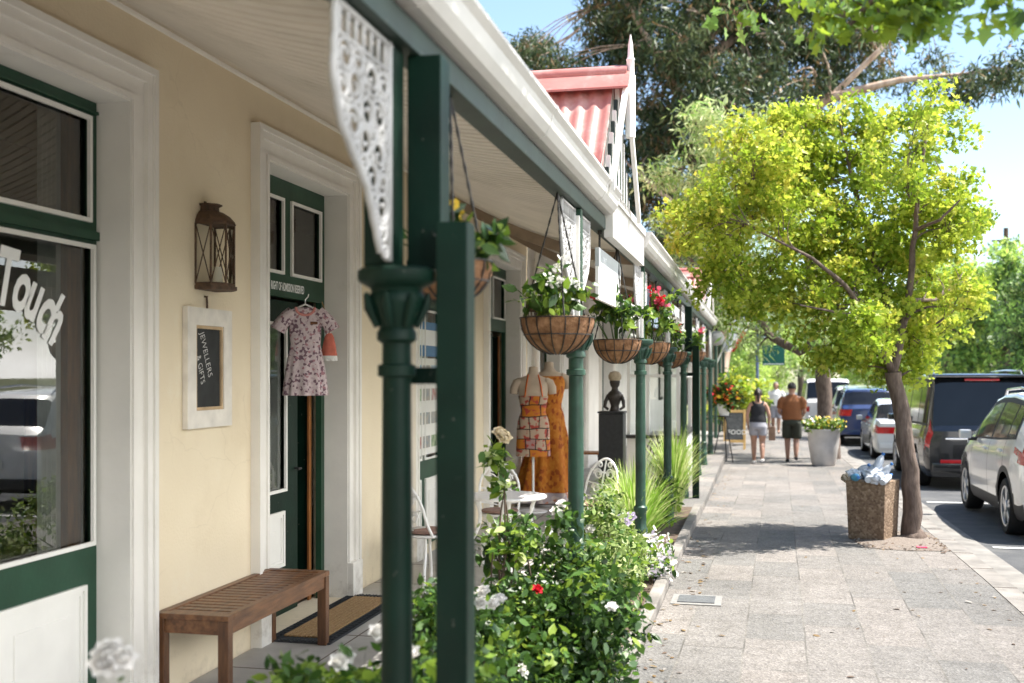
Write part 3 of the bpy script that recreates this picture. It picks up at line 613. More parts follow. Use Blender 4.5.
# fretwork bracket, one shared mesh drawn as a flat outline with cut-outs
def bracket_mesh():
    """cast-iron lace: a bowed rim, a slotted top rail and packed rings and curls; in the y-z plane, y away from the post"""
    mb = MB(); rr = random.Random(11); Z = lambda t: -.11 - .60 * t
    edge = lambda t: float(np.interp(t, [0, .2, .42, .55, .68, .85, 1], [.42, .43, .375, .285, .185, .125, .075]))
    def bar(pts, r, n=6): mb.tube([(0, y, z) for y, z in pts], r, n, sq=(1, 1))
    rim = [(edge(i / 40) + .006 * abs(math.sin(i * .8)), Z(i / 40)) for i in range(41)]
    bar([(.42, 0)] + [(.425, -.05)] + rim, .011); bar([(.012, 0), (.012, -.73)], .012); bar([(0, -.012), (.43, -.012)], .012); bar([(0, -.10), (.43, -.10)], .009)
    for k in range(7): bar([(.045 + .058 * k, -.012), (.045 + .058 * k, -.10)], .008); 
    C = []
    def ok(y, z, r):
        t = (-.11 - z) / .60
        if not (0 <= t <= 1) or y - r < .022 or z + r > -.105: return False
        if any(y + r * math.cos(a) > edge(min(1, max(0, (-.11 - z - r * math.sin(a)) / .60))) - .006 for a in (-1.2, -.6, 0, .6, 1.2)): return False
        return all(math.hypot(y - p[0], z - p[1]) > r + p[2] - .004 for p in C)
    for r in (.046, .036, .028, .021, .015, .011):
        for _ in range(2600):
            y, z = rr.uniform(.02, .44), rr.uniform(-.72, -.1)
            if ok(y, z, r): C.append((y, z, r))
    for y, z, r in C:
        a0 = rr.uniform(0, 6.28); s = rr.choice((-1, 1)); n = 14 if r > .02 else 9
        bar([(y + r * math.cos(q), z + r * math.sin(q)) for q in [2 * math.pi * i / n for i in range(n + 1)]], .0062 if r > .018 else .005, 5)
        if r > .02: bar([(y + r * (1 - .75 * i / 12) * math.cos(a0 + s * .52 * i), z + r * (1 - .75 * i / 12) * math.sin(a0 + s * .52 * i)) for i in range(13)], .0065, 5)
    me = bpy.data.meshes.new('bracket'); me.from_pydata([(x, y, z * .86) for x, y, z in mb.v], [], mb.f); me.materials.append(M['fretwork'])
    me.polygons.foreach_set('use_smooth', [True] * len(me.polygons)); me.update()
    return me
BR = bracket_mesh()
def bracket(parent, root, x, y, z, flip):
    o = bpy.data.objects.new('bracket', BR); COL.objects.link(o); o.parent = parent
    o.location = Vector((x, y, z)) - off(root)
    if flip: o.scale = (1, -1, 1)
XC = -1.035
CAPZ = 2.06
def column(par, y, z0=0, upper=True, brackets=(True, True), m=None):
    m = m or M['green_mid']; mb = MB(); r = .046
    mb.lathe([(.0, z0), (.085, z0), (.085, z0 + .05), (.07, z0 + .07), (.078, z0 + .12), (.07, z0 + .17), (.055, z0 + .3), (.064, z0 + .33), (.064, z0 + .36), (r + .006, z0 + .39), (r + .006, z0 + .52), (r + .016, z0 + .535), (r + .016, z0 + .56), (r, z0 + .575),
              (r, 1.20), (r - .004, 1.74), (r + .010, 1.745), (r + .010, 1.775), (r - .003, 1.78), (r - .003, 1.86)], XC, y, 20)
    c = mb.build('column', m, par, smooth=True)
    mb = MB(); mb.lathe([(r, 1.84), (r + .012, 1.85), (r + .012, 1.87), (r + .004, 1.885), (.066, 1.915), (.082, 1.955), (.084, 1.975), (.074, 1.99), (.078, 2.0), (.108, 2.015), (.114, 2.025), (.114, 2.05), (.10, CAPZ), (0, CAPZ)], XC, y, 16)
    for k in range(8):
        t = k * math.pi / 4; mb.tube([(XC + .06 * math.cos(t), y + .06 * math.sin(t), 1.89), (XC + .088 * math.cos(t), y + .088 * math.sin(t), 1.945), (XC + .098 * math.cos(t), y + .098 * math.sin(t), 1.985)], [.010, .014, .006], 6)
    mb.build('capital', m, c, smooth=True)
    if upper:
        mb = MB(); mb.bbox(XC - .035, XC + .035, y - .035, y + .035, CAPZ + .001, 2.703, c=.004); mb.build('upper_post', m, c)
        mb = MB(); mb.bbox(XC - .03, XC + .03, y - .063, y - .037, CAPZ + .01, 2.66, c=.004); mb.bbox(XC - .03, XC + .03, y + .037, y + .063, CAPZ + .01, 2.66, c=.004); mb.build('pilaster', M['trim'], c)
    if brackets[0]: bracket(c, par, XC, y - .064, 2.70, True)
    if brackets[1]: bracket(c, par, XC, y + .064, 2.70, False)
    return c
def prop(par, y, base):   # patched-up support: timber post beside the iron column, bolted to it
    mb = MB(); mb.bbox(-.912, -.818, y - .047, y + .047, base, 2.19, c=.006); mb.bbox(-.935, -.795, y - .07, y + .07, base, base + .05, c=.006)
    p = mb.build('timber_post', M['green'], par)
    mb = MB(); mb.bbox(-1.03, -.925, y + .05, y + .15, 2.062, 2.704, c=.006); mb.build('upper_post', M['green'], p)
    mb = MB(); mb.bbox(XC - .055, -.90, y + .0475, y + .062, 1.72, 1.77, c=.003); mb.build('strap', M['green'], p)
    mb = MB(); mb.bbox(-.985, -.86, y + .049, y + .075, 2.09, 2.185, c=.003); mb.build('strap', M['green'], p)
column(shop, 3.07, upper=False, m=M['green'], brackets=(True, False)); prop(shop, 3.10, 0.077)
mb = MB(); mb.bbox(-1.12, -1.03, 3.02, 3.12, 2.062, 2.703, c=.005); mb.build('upper_post', M['green'], shop)
column(shop, -.2)
column(shop, 6.30); column(shop, 9.86); column(shop, 12.85)
column(rowb, 15.6, -.06, upper=False); prop(rowb, 15.65, zg(15)); column(rowb, 19.2, -.1); column(rowb, 21.4, -.12); column(rowb, 24.3, -.15)
# gables over the verandah
def gable(par, yc, hw, zb, za, xf=-.95, xb=-2.9):
    n = int(2 * hw / .02)
    for sgn, nm in ((-1, 'a'), (1, 'b')):
        P = []
        for i in range(121):
            x = xf - .012 + (xb - xf) * i / 120; w = .016 * math.sin(2 * math.pi * x / .10)
            P.append([(x, yc + sgn * (hw + .0) * t, max(za - (za - zb + .05) * t, ceil_z(max(x, -3.1)) + .055) + w) for t in [q / 14 for q in range(15)]])
        mb = MB(); mb.grid(P); gp = mb.build('gable_roof', M['red_iron'], par, smooth=True)
        mb = MB(); L_ = math.hypot(hw, za - zb); a = math.atan2(za - zb, hw)
        mb.prism([(yc + sgn * (hw + .06), zb - .05), (yc + sgn * (hw + .06), zb + .03), (yc, za + .04), (yc, za - .05)], xf + .062, xf + .09, axis='x'); mb.build('bargeboard', M['trim'], par)
    mb = MB(); mb.tube([(xf + .08, yc, za + .045), (xb, yc, za + .045)], .05, 10)
    for sgn in (-1, 1): mb.prism([(yc, za + .075), (yc + sgn * .16, za - .085), (yc + sgn * .16, za - .10), (yc, za + .04)], xf + .1, xb, axis='x')
    mb.build('ridge_cap', M['red_iron'], par, smooth=True)
    mb = MB(); mb.lathe([(.034, za - .40), (.034, za + .02), (.026, za + .03), (.026, za + .12), (.031, za + .13), (.02, za + .15), (.016, za + .23), (.004, za + .30)], xf + .1, yc, 8); mb.build('finial', M['trim'], par, smooth=True)
    mb = MB(); k = 0; y = yc - hw + .08
    while y < yc + hw - .05:
        h = (za - zb) * (1 - abs(y - yc) / hw); mb.box(xf + .0, xf + .025, y - .022, y + .022, zb, zb + h - .05, k % 2); y += .075; k += 1
    mb.build('gable_slats', [M['trim'], M['green_beam']], par)
    mb = MB(); mb.add([(xf - .02, yc - hw, zb), (xf - .02, yc + hw, zb), (xf - .02, yc, za - .03)], [(0, 1, 2)]); mb.build('gable_infill', M['trim'], par)
gable(shop, 7.45, .70, 2.92, 3.75)
gable(rowb, 21.0, .95, 2.92, 3.66)
# gate rail frames on the gable, glazed porch of the white shop
mb = MB(); mb.box(-1.95, -1.13, 16.6, 16.72, -.2, .78); mb.box(-1.25, -1.13, 16.721, 21.0, -.2, .78); mb.build('porch_wall', M['whitewall'], rowb)
mb = MB(); mb.bbox(-2.0, -1.09, 16.54, 16.76, .781, .83, c=.006); mb.bbox(-1.28, -1.09, 16.761, 21.0, .781, .83, c=.006); mb.build('ledge', M['darkiron'], rowb)
mb = MB()
for x in (-1.95, -1.66, -1.38): mb.box(x, x + .05, 16.62, 16.68, .831, 2.6)
for y in (16.62, 18.0, 19.4, 20.9): mb.box(-1.21, -1.15, y, y + .06, .831, 2.6)
for z in (1.7, 2.55): mb.box(-1.899, -1.21, 16.63, 16.67, z, z + .045); mb.box(-1.20, -1.16, 16.69, 20.9, z, z + .045)
pw = mb.build('porch_window', M['white'], rowb)
mb = MB(); mb.grid([[(-1.94, 16.65, .84), (-1.2, 16.65, .84)], [(-1.94, 16.65, 2.55), (-1.2, 16.65, 2.55)]]); mb.build('glass_pane', M['glass'], pw)
mb = MB(); mb.tube([(-2.95, 18.1, 0), (-2.95, 18.1, 3.5)], .04, 8); mb.build('downpipe', M['green'], rowb, smooth=True)
mb = MB(); mb.tube([(-3.05, 15.2, 0), (-3.05, 15.2, 3.5)], .04, 8); mb.build('downpipe', M['trim'], shop, smooth=True)
# globe lamp at the far end of the second verandah
t = thing('globe_lamp', 'white globe lamp hanging at the far end of the second verandah', 'lamp', (-.92, 24.9, 2.55))
mb = MB(); mb.lathe([(.001, 2.38)] + [(.17 * math.sin(a), 2.55 - .17 * math.cos(a)) for a in [.2 + i * .29 for i in range(10)]], -.92, 24.9, 16); mb.build('globe', M['fretwork'], t, smooth=True)
mb = MB(); mb.tube([(-1.05, 24.62, 2.75), (-.92, 24.75, 2.8), (-.92, 24.9, 2.72)], .02, 6); mb.build('arm', M['darkiron'], t)

# third house of the row, further on
hs = thing('far_cottage', 'small far cottage beyond the second verandah with thin dark green verandah posts', 'building', (-3, 32, -.2))
mb = MB(); mb.box(-8, -3.2, 34.1, 44, -.6, 3.5); mb.build('wall', M['whitewall'], hs)
mb = MB(); mb.prism([(-8.3, 3.5), (-5.6, 5.0), (-3.0, 3.5), (-1.1, 2.75), (-1.1, 2.7), (-3.0, 3.42)], 34.2, 44.2); mb.build('roof', M['red_iron'], hs)
for y in (27.3, 30.4, 33.6, 37):
    mb = MB(); mb.tube([(-1.15, y, -.4), (-1.15, y, 2.6)], .05, 8); mb.build('post', M['green_mid'], hs)
mb = MB(); mb.box(-1.25, -1.05, 25.2, 44, 2.6, 2.75); mb.box(-3.1, -1.25, 25.2, 34.1, 2.76, 2.82); mb.build('verandah_beam', M['green_beam'], hs)
for y in (36, 39.5): 
    mb = MB(); mb.bbox(-3.19, -3.15, y, y + 1.2, .9, 2.4); w_ = mb.build('window', M['green'], hs); mb = MB(); mb.box(-3.149, -3.14, y + .1, y + 1.1, 1.0, 2.3); mb.build('pane', M['curtain'], w_)
# ------------------------------------------------------------------ things on and under the verandah
# slatted bench
t = thing('bench', 'low slatted brown teak bench against the cream wall between the two shop fronts', 'bench', (-2.93, 5.95, .012))
x0, x1, y0, y1, zt = -3.13, -2.70, 5.27, 6.66, .485
mb = MB()
for k in range(17):
    y = y0 + .075 + k * (y1 - y0 - .15 - .055) / 16; mb.bbox(x0 + .045, x1 - .045, y, y + .058, zt - .028, zt - .006, c=.004)
for y in (y0, y1 - .065): mb.bbox(x0, x1, y, y + .065, zt - .03, zt, c=.005)
for x in (x0, x1 - .045): mb.bbox(x, x + .045, y0 + .066, y1 - .066, zt - .03, zt, c=.005)
mb.build('seat', M['wood'], t)
mb = MB()
for x in (x0 + .01, x1 - .035): mb.bbox(x, x + .025, y0 + .06, y1 - .06, zt - .105, zt - .031, c=.004)
for y in (y0 + .01, y1 - .035): mb.bbox(x0 + .06, x1 - .06, y, y + .025, zt - .105, zt - .031, c=.004)
mb.build('apron', M['wood'], t)
for x in (x0 + .002, x1 - .060):
    for y in (y0 + .002, y1 - .06):
        mb = MB(); mb.bbox(x, x + .058, y, y + .058, .012, zt - .031, c=.005); mb.build('leg', M['woodleg'], t)

# door mat
t = thing('door_mat', 'brown coir door mat with a black rubber lattice border in front of the open doorway', 'door mat', (-2.95, 7.4, .014))
mb = MB(); mb.bbox(-3.14, -2.68, 6.62, 8.16, .014, .022, c=.003)
for y in np.arange(6.66, 8.12, .055):
    for x in (-3.1, -2.72): mb.tube([(x - .028, y, .024), (x + .028, y + .028, .024)], .006, 5); mb.tube([(x - .028, y + .028, .024), (x + .028, y, .024)], .006, 5)
for x in np.arange(-3.05, -2.75, .055):
    for y in (6.66, 8.12): mb.tube([(x, y - .028, .024), (x + .028, y + .028, .024)], .006, 5); mb.tube([(x + .028, y - .028, .024), (x, y + .028, .024)], .006, 5)
mb.build('border', M['rubber'], t)
mb = MB()
for k in range(9): mb.bbox(-3.055 + k * .033, -3.028 + k * .033, 6.74, 8.04, .0225, .034, c=.006)
mb.build('coir', M['coir'], t)

# wall lanterns
def lantern(label, x, y, z0, h=.46):
    t = thing('wall_lantern', label, 'lantern', (x, y, z0), 0, 'rusty candle lanterns on the cream wall')
    mb = MB(); w, d, b = .115, .16, .0065          # half width along the wall, depth
    ring_ = [(x, y - w), (x, y + w)]; fr = [(x + d, y - w * .62), (x + d, y + w * .62)]; zb, zt = z0 + .035, z0 + h * .76
    cs = [(x + .004, y - w), (x + d * .62, y - w), (x + d, y - w * .45), (x + d, y + w * .45), (x + d * .62, y + w), (x + .004, y + w)]
    for z in (zb, zt):
        for p, q in zip(cs, cs[1:]): mb.tube([(*p, z), (*q, z)], b, 5)
    for p in cs: mb.tube([(*p, zb), (*p, zt)], b, 5)
    for p, q in zip(cs, cs[1:]):
        mb.tube([(*p, zb), (*q, zt)], .0034, 4); mb.tube([(*q, zb), (*p, zt)], .0034, 4)
    mb.build('cage', M['rust'], t)
    def plate(z, z2, sc, sc2):
        n = len(cs); A = [(x + (p[0] - x) * sc + .0, y + (p[1] - y) * sc, z) for p in cs]; B = [(x + (p[0] - x) * sc2, y + (p[1] - y) * sc2, z2) for p in cs]
        return A + B, [(k, (k + 1) % n, n + (k + 1) % n, n + k) for k in range(n)] + [tuple(range(n))[::-1], tuple(range(n, 2 * n))]
    mb = MB(); mb.add(*plate(zb - .035, zb - .012, 1.1, 1.1)); mb.add(*plate(zb - .0115, zb - .001, 1.04, 1.04)); mb.build('base', M['rust'], t)
    mb = MB(); prev = (zt, 1.07)
    for z, s_ in ((zt + .02, 1.02), (zt + .05, .86), (zt + .075, .62), (zt + .08, .5), (zt + .105, .48), (zt + .112, .6), (zt + .12, .6)):
        mb.add(*plate(prev[0], z, prev[1], s_)); prev = (z, s_)
    mb.build('cap', M['rust'], t, smooth=True, ang=35)
    mb = MB(); mb.lathe([(.03, zb), (.03, zb + .10), (.0, zb + .104)], x + d * .5, y, 12); mb.build('candle', M['candle'], t, smooth=True)
    mb = MB()
    for p, q in zip(cs, cs[1:]): mb.grid([[(*p, zb), (*q, zb)], [(*p, zt), (*q, zt)]])
    mb.build('glass_pane', M['clearglass'], t)
    mb = MB(); mb.box(x, x + .006, y - .012, y + .012, zt + .06, zt + .14); mb.build('hook', M['rust'], t)
lantern('large rusty iron candle lantern hung above the chalkboard on the cream wall', XW, 5.86, 2.235, .50)
lantern('far rusty candle lantern between the last two cream shop fronts', XW, 15.0 - .08, 2.24, .50)

# chalkboard
t = thing('chalkboard', 'narrow chalkboard in a distressed white frame hung on the cream wall below the lantern', 'chalkboard', (XW, 5.87, 1.45))
mb = MB(); ring(mb, XW + .003, XW + .035, 5.60, 6.13, 1.44, 2.13, .10); ring(mb, XW + .003, XW + .028, 5.701, 6.029, 1.541, 2.029, .018, 1)
dw = mat('chipped_white_paint', (.74, .70, .64), .75, .1, 9, .3, 40); 
mb.build('frame', [dw, mat('bare_pine', (.50, .36, .22), .7, .2, 8)], t)
mb = MB(); mb.box(XW + .002, XW + .016, 5.705, 6.025, 1.545, 2.025); bd = mb.build('board', M['board'], t)
text_mesh('JEWELLERS', .074, facing_x(XW + .0165, 5.77, 1.985, R(-68)), M['chalk'], 'chalk_writing', bd, .0003, shear=.15, bold=-.0012, width=.78)
text_mesh('& GIFTS', .072, facing_x(XW + .0165, 5.735, 1.85, R(-72)), M['chalk'], 'chalk_writing', bd, .0003, bold=-.0012, width=.70)
mb = MB(); mb.tube([(XW + .01, 5.87, 2.13), (XW + .012, 5.865, 2.17), (XW + .012, 5.86, 2.20)], .006, 6); mb.lathe([(.012, 2.195), (.012, 2.205)], XW + .008, 5.86, 8); mb.build('hook', M['rust'], t)

# child's dress on a hanger in the doorway
def cloth_lathe(mb, ctr, axis_u, axis_v, prof, n=40, folds=7, fold_amp=.0, ph=0):
    """tube of cloth: prof = [(z, half width, half depth)]; folds grow to the hem"""
    P = []
    for i, (z, a, b) in enumerate(prof):
        row = []
        fa = fold_amp * max(0, (i - len(prof) * .35) / (len(prof) * .65))
        for k in range(n + 1):
            th = 2 * math.pi * k / n; f = 1 + fa * math.sin(folds * th + ph + .6 * math.sin(2 * th))
            p = ctr + axis_u * (a * math.cos(th) * (1 + (f - 1) * .4)) + axis_v * (b * math.sin(th) * f); row.append((p.x, p.y, z))
        P.append(row)
    mb.grid(P)
tea = print_mat('mauve_print_cotton', [(0, (.46, .36, .38)), (.26, (.56, .47, .48)), (.50, (.17, .10, .13)), (.64, (.52, .43, .45)), (.82, (.34, .17, .20))], 62)
t = thing('childs_dress', 'small mauve patterned short-sleeved dress on a white hanger in the open doorway', 'dress', (-3.1, 7.2, 1.58))
yaw = R(22); u = Vector((math.cos(yaw), math.sin(yaw), 0)); v = Vector((-math.sin(yaw), math.cos(yaw), 0)); c0 = Vector((-3.1, 7.2, 0))
mb = MB()
prof = [(2.215, .062, .02), (2.20, .10, .03), (2.18, .118, .035), (2.10, .112, .04), (2.02, .108, .042), (1.955, .104, .045), (1.93, .108, .05), (1.86, .122, .06), (1.78, .134, .07), (1.70, .144, .078), (1.63, .15, .082), (1.60, .152, .083)]
cloth_lathe(mb, c0, u, v, prof, 56, 11, .20)
mb.build('skirt', tea, t, smooth=True, ang=80)
for s in (-1, 1):
    mb = MB(); A = c0 + u * s * .085 + Vector((0, 0, 2.185)); B = c0 + u * s * .165 + Vector((0, 0, 2.10)); C = c0 + u * s * .19 + Vector((0, 0, 2.055))
    mb.tube([A, (A + B) / 2 + Vector((0, 0, .005)), B, C], [.045, .05, .052, .055], 12, caps=False); mb.build('sleeve', tea, t, smooth=True)
mb = MB(); pts = [c0 + u * .065 * math.cos(a) - v * (.025 + .01 * math.sin(a)) + Vector((0, 0, 2.215 - .055 * math.sin(a))) for a in [i * math.pi / 10 for i in range(11)]]
mb.tube(pts, .009, 6); mb.build('collar', mat('dusty_pink_trim', (.55, .22, .2), .8), t, smooth=True)
mb = MB(); q = c0 - v * .048 + u * .035 + Vector((0, 0, 2.105)); mb.tube([q, q + u * .05], [.012, .010], 6); mb.build('bow', mat('brown_bow', (.14, .06, .03), .8), t)
mb = MB(); mb.tube([c0 - u * .10 + Vector((0, 0, 2.19)), c0 + Vector((0, 0, 2.238)), c0 + u * .10 + Vector((0, 0, 2.19))], .007, 6)
mb.tube([c0 + Vector((0, 0, 2.236)), c0 + Vector((0, 0, 2.27)), c0 + u * .018 + Vector((0, 0, 2.29)), c0 + u * .022 + v * .02 + Vector((0, 0, 2.31))], .004, 6); mb.build('hanger', M['white'], t)
t = thing('cloth_bag', 'little coral cloth bag with a white lace hem hanging beside the mauve dress', 'bag', (-3.2, 7.86, 1.85))
mb = MB(); cc = Vector((-3.19, 7.86, 0)); cloth_lathe(mb, cc, u, v, [(2.06, .02, .014), (2.03, .035, .02), (1.96, .05, .03), (1.89, .06, .034)], 30, 6, .2); mb.build('bag_body', mat('coral_cotton', (.62, .17, .12), .85, .15, 20), t, smooth=True)
mb = MB(); cloth_lathe(mb, cc, u, v, [(1.889, .058, .033), (1.87, .062, .036), (1.85, .06, .034)], 30, 9, .3); mb.build('lace', M['white'], t)
mb = MB(); mb.tube([cc + Vector((0, 0, 2.06)), cc + Vector((-.02, .0, 2.2)), cc + Vector((-.06, 0, 2.30))], .004, 5); mb.build('cord', M['coir'], t)

# poster boards in the third opening
t = thing('window_poster', 'blue and white poster reading S EVER at the top of the property window', 'poster', (-3.3, 10.5, 2.05))
mb = MB(); mb.box(-3.312, -3.304, 10.0, 11.2, 1.93, 2.28); mb.build('sheet', mat('blue_poster', (.03, .16, .36), .4, .05), t)
mb = MB(); mb.box(-3.303, -3.3025, 10.02, 11.18, 2.04, 2.20); mb.build('band', M['letter'], t)
text_mesh('S EVER', .16, facing_x(-3.302, 10.03, 2.06), mat('blue_ink', (.03, .11, .30), .5), 'lettering', t, .0006, bold=.004, width=.75)
text_mesh('ONAL PROPERTY', .065, facing_x(-3.302, 10.03, 1.965), M['letter'], 'lettering', t, .0006, width=.8)
t = thing('property_board', 'white board of small colour photographs in the property window under the blue poster', 'notice board', (-3.3, 10.5, .95))
mb = MB(); mb.box(-3.312, -3.304, 10.0, 11.2, .93, 1.91); mb.build('board', M['white'], t)
pc = [mat('photo_' + n, c, .3, .25, 14, c2=c2) for n, c, c2 in (('sky', (.15, .33, .55), (.5, .6, .7)), ('garden', (.08, .2, .06), (.5, .55, .4)), ('house', (.5, .42, .34), (.25, .3, .35)), ('roof', (.4, .1, .07), (.6, .6, .6)))]
for i in range(4):
    for j in range(4):
        mb = MB(); y = 10.04 + i * .29; z = 1.0 + j * .24; mb.box(-3.303, -3.300, y, y + .23, z, z + .12); mb.build('photo', pc[(i * 3 + j * 2 + i * j) % 4], t)

# white wrought-iron bistro set
def leg_curve(cx, cy, a, rt, rb, z0, z1, k=.10):
    pts = []
    for i in range(11):
        q = i / 10; r = rt + (rb - rt) * q + k * math.sin(q * math.pi * 2) * (1 - .3 * q); pts.append((cx + r * math.cos(a), cy + r * math.sin(a), z1 + (z0 - z1) * q))
    return pts
tx, ty = -2.10, 9.1
t = thing('bistro_table', 'round white cast-iron bistro table on the verandah behind the rose bush', 'table', (tx, ty, .012))
mb = MB(); mb.lathe([(0, .705), (.30, .705), (.345, .70), (.352, .712), (.345, .724), (.30, .722), (0, .722)], tx, ty, 40); mb.build('tabletop', M['iron_white'], t, smooth=True)
for k in range(4):
    mb = MB(); mb.tube(leg_curve(tx, ty, R(20 + 90 * k), .26, .30, .014, .70, -.06), [.016] * 10 + [.02], 8); mb.build('leg', M['iron_white'], t, smooth=True)
mb = MB(); mb.tube([(tx + .2 * math.cos(a), ty + .2 * math.sin(a), .26) for a in [i * math.pi / 12 for i in range(25)]], .009, 6); mb.build('ring', M['iron_white'], t)
def chair():
    t = thing('iron_chair', '', 'chair', (0, 0, .012), 0, 'white iron chairs round the bistro table')
    mb = MB(); mb.lathe([(0, .435), (.185, .43), (.20, .44), (.195, .452), (0, .447)], 0, 0, 28); mb.build('seat', M['iron_white'], t, smooth=True, local=True)
    for k, a in enumerate((45, 135, 225, 315)):
        mb = MB(); mb.tube(leg_curve(0, 0, R(a), .16, .22, .0, .435, -.035), [.013] * 10 + [.017], 8); mb.build('leg', M['iron_white'], t, smooth=True, local=True)
    mb = MB(); out = []
    for i in range(25):
        a = math.pi * i / 24; out.append((.185 * math.cos(a) * (1 + .06 * math.sin(3 * a)), -.17 - .10 * math.sin(a), .60 + .29 * math.sin(a)))
    out = [(.17, -.08, .44), (.185, -.14, .53)] + out + [(-.185, -.14, .53), (-.17, -.08, .44)]
    mb.tube(out, .012, 8)
    for s in (-1, 1):
        for cx, cz, r_, tn in ((.075, .74, .055, 1.6), (.085, .60, .05, 1.5), (.06, .83, .03, 1.2)):
            mb.tube([(s * (cx + r_ * (1 - q * .6) * math.cos(2 * math.pi * tn * q)), -.17 - (cz - .45) * .2, cz + r_ * (1 - q * .6) * math.sin(2 * math.pi * tn * q)) for q in [i / 20 for i in range(21)]], .008, 6)
    mb.tube([(0, -.15, .47), (0, -.2, .66), (0, -.265, .88)], .009, 6)
    for z in (.53, .66, .78): mb.tube([(-.17, -.15 - (z - .5) * .3, z), (0, -.17 - (z - .5) * .28, z - .03), (.17, -.15 - (z - .5) * .3, z)], .008, 6)
    mb.build('backrest', M['iron_white'], t, smooth=True, local=True)
    mb = MB(); 
    mb.lathe([(0, .453), (.15, .455), (.175, .465), (.165, .482), (0, .485)], 0, 0, 24); mb.build('cushion', mat('dusty_brown_cushion', (.26, .16, .13), .9, .2, 20), t, smooth=True, local=True)
    return t
ch = chair(); ch['label'] = 'white iron chair nearest the cream wall, left of the dark green timber post'; ch.location = (-2.62, 8.55, .012); ch.rotation_euler = (0, 0, R(-35))
dup(ch, (-2.35, 9.95, .012), R(-165), 'white iron chair standing behind the round bistro table')
dup(ch, (-1.62, 10.7, .012), R(150), 'white iron chair with a scrolled back behind the grass clump by the second column')

# mannequins
def torso(name, label, x, y, zb, rz, sc=1.0, group=None):
    t = thing(name, label, 'mannequin', (x, y, .012), rz, group)
    # sections: z, half width, half depth, forward offset
    prof = [(.86, .165, .115, 0), (.95, .178, .125, -.01), (1.05, .165, .115, 0), (1.15, .132, .095, .0), (1.25, .148, .11, .012), (1.33, .162, .13, .025), (1.42, .175, .11, .01), (1.49, .185, .085, 0), (1.535, .15, .06, -.005), (1.56, .08, .05, -.005), (1.60, .056, .054, 0), (1.66, .052, .055, .01), (1.67, .0, .0, .01)]
    mb = MB(); P = []
    for z, a, b, o in prof: P.append([(a * math.cos(k * math.pi / 14), -o + b * math.sin(k * math.pi / 14), z) for k in range(29)])
    mb.grid(P); mb.build('torso', mat('calico_torso', (.50, .40, .31), .8, .1, 9), t, smooth=True, local=True, ang=80)
    for s in (-1, 1):
        mb = MB(); mb.tube([(s * .14, 0, 1.49), (s * .19, 0, 1.47), (s * .215, 0, 1.42), (s * .222, .0, 1.35)], [.055, .056, .05, .045], 12); mb.build('shoulder', mat('calico_shoulder', (.50, .40, .31), .8, .1, 9), t, smooth=True, local=True)
    mb = MB(); mb.tube([(0, 0, .02), (0, 0, .9)], .014, 8); mb.lathe([(.16, 0), (.16, .015), (.03, .03), (.0, .03)], 0, 0, 20); mb.build('stand', M['iron_white'], t, local=True)
    return t, prof
def dress_on(t, prof, z0, z1, m, grow=1.06, hem=None, folds=9, amp=.12):
    mb = MB(); zs = np.linspace(z1, z0, 34); P = []
    pz = [p[0] for p in prof[:9]]
    for i, z in enumerate(zs):
        a = np.interp(z, pz, [p[1] for p in prof[:9]]); b = np.interp(z, pz, [p[2] for p in prof[:9]]); o = np.interp(z, pz, [p[3] for p in prof[:9]])
        if z < .95 and hem: q = (.95 - z) / (.95 - z0); a = .178 + (hem[0] - .178) * q; b = .125 + (hem[1] - .125) * q
        f = amp * max(0, min(1, (1.05 - z) / .6)); row = []
        for k in range(61):
            th = 2 * math.pi * k / 60; w = 1 + f * math.sin(folds * th + math.sin(3 * th)); row.append((a * grow * math.cos(th) * w, -o + b * grow * math.sin(th) * w, z))
        P.append(row)
    mb.grid(P); return mb.build('dress', m, t, smooth=True, local=True, ang=80)
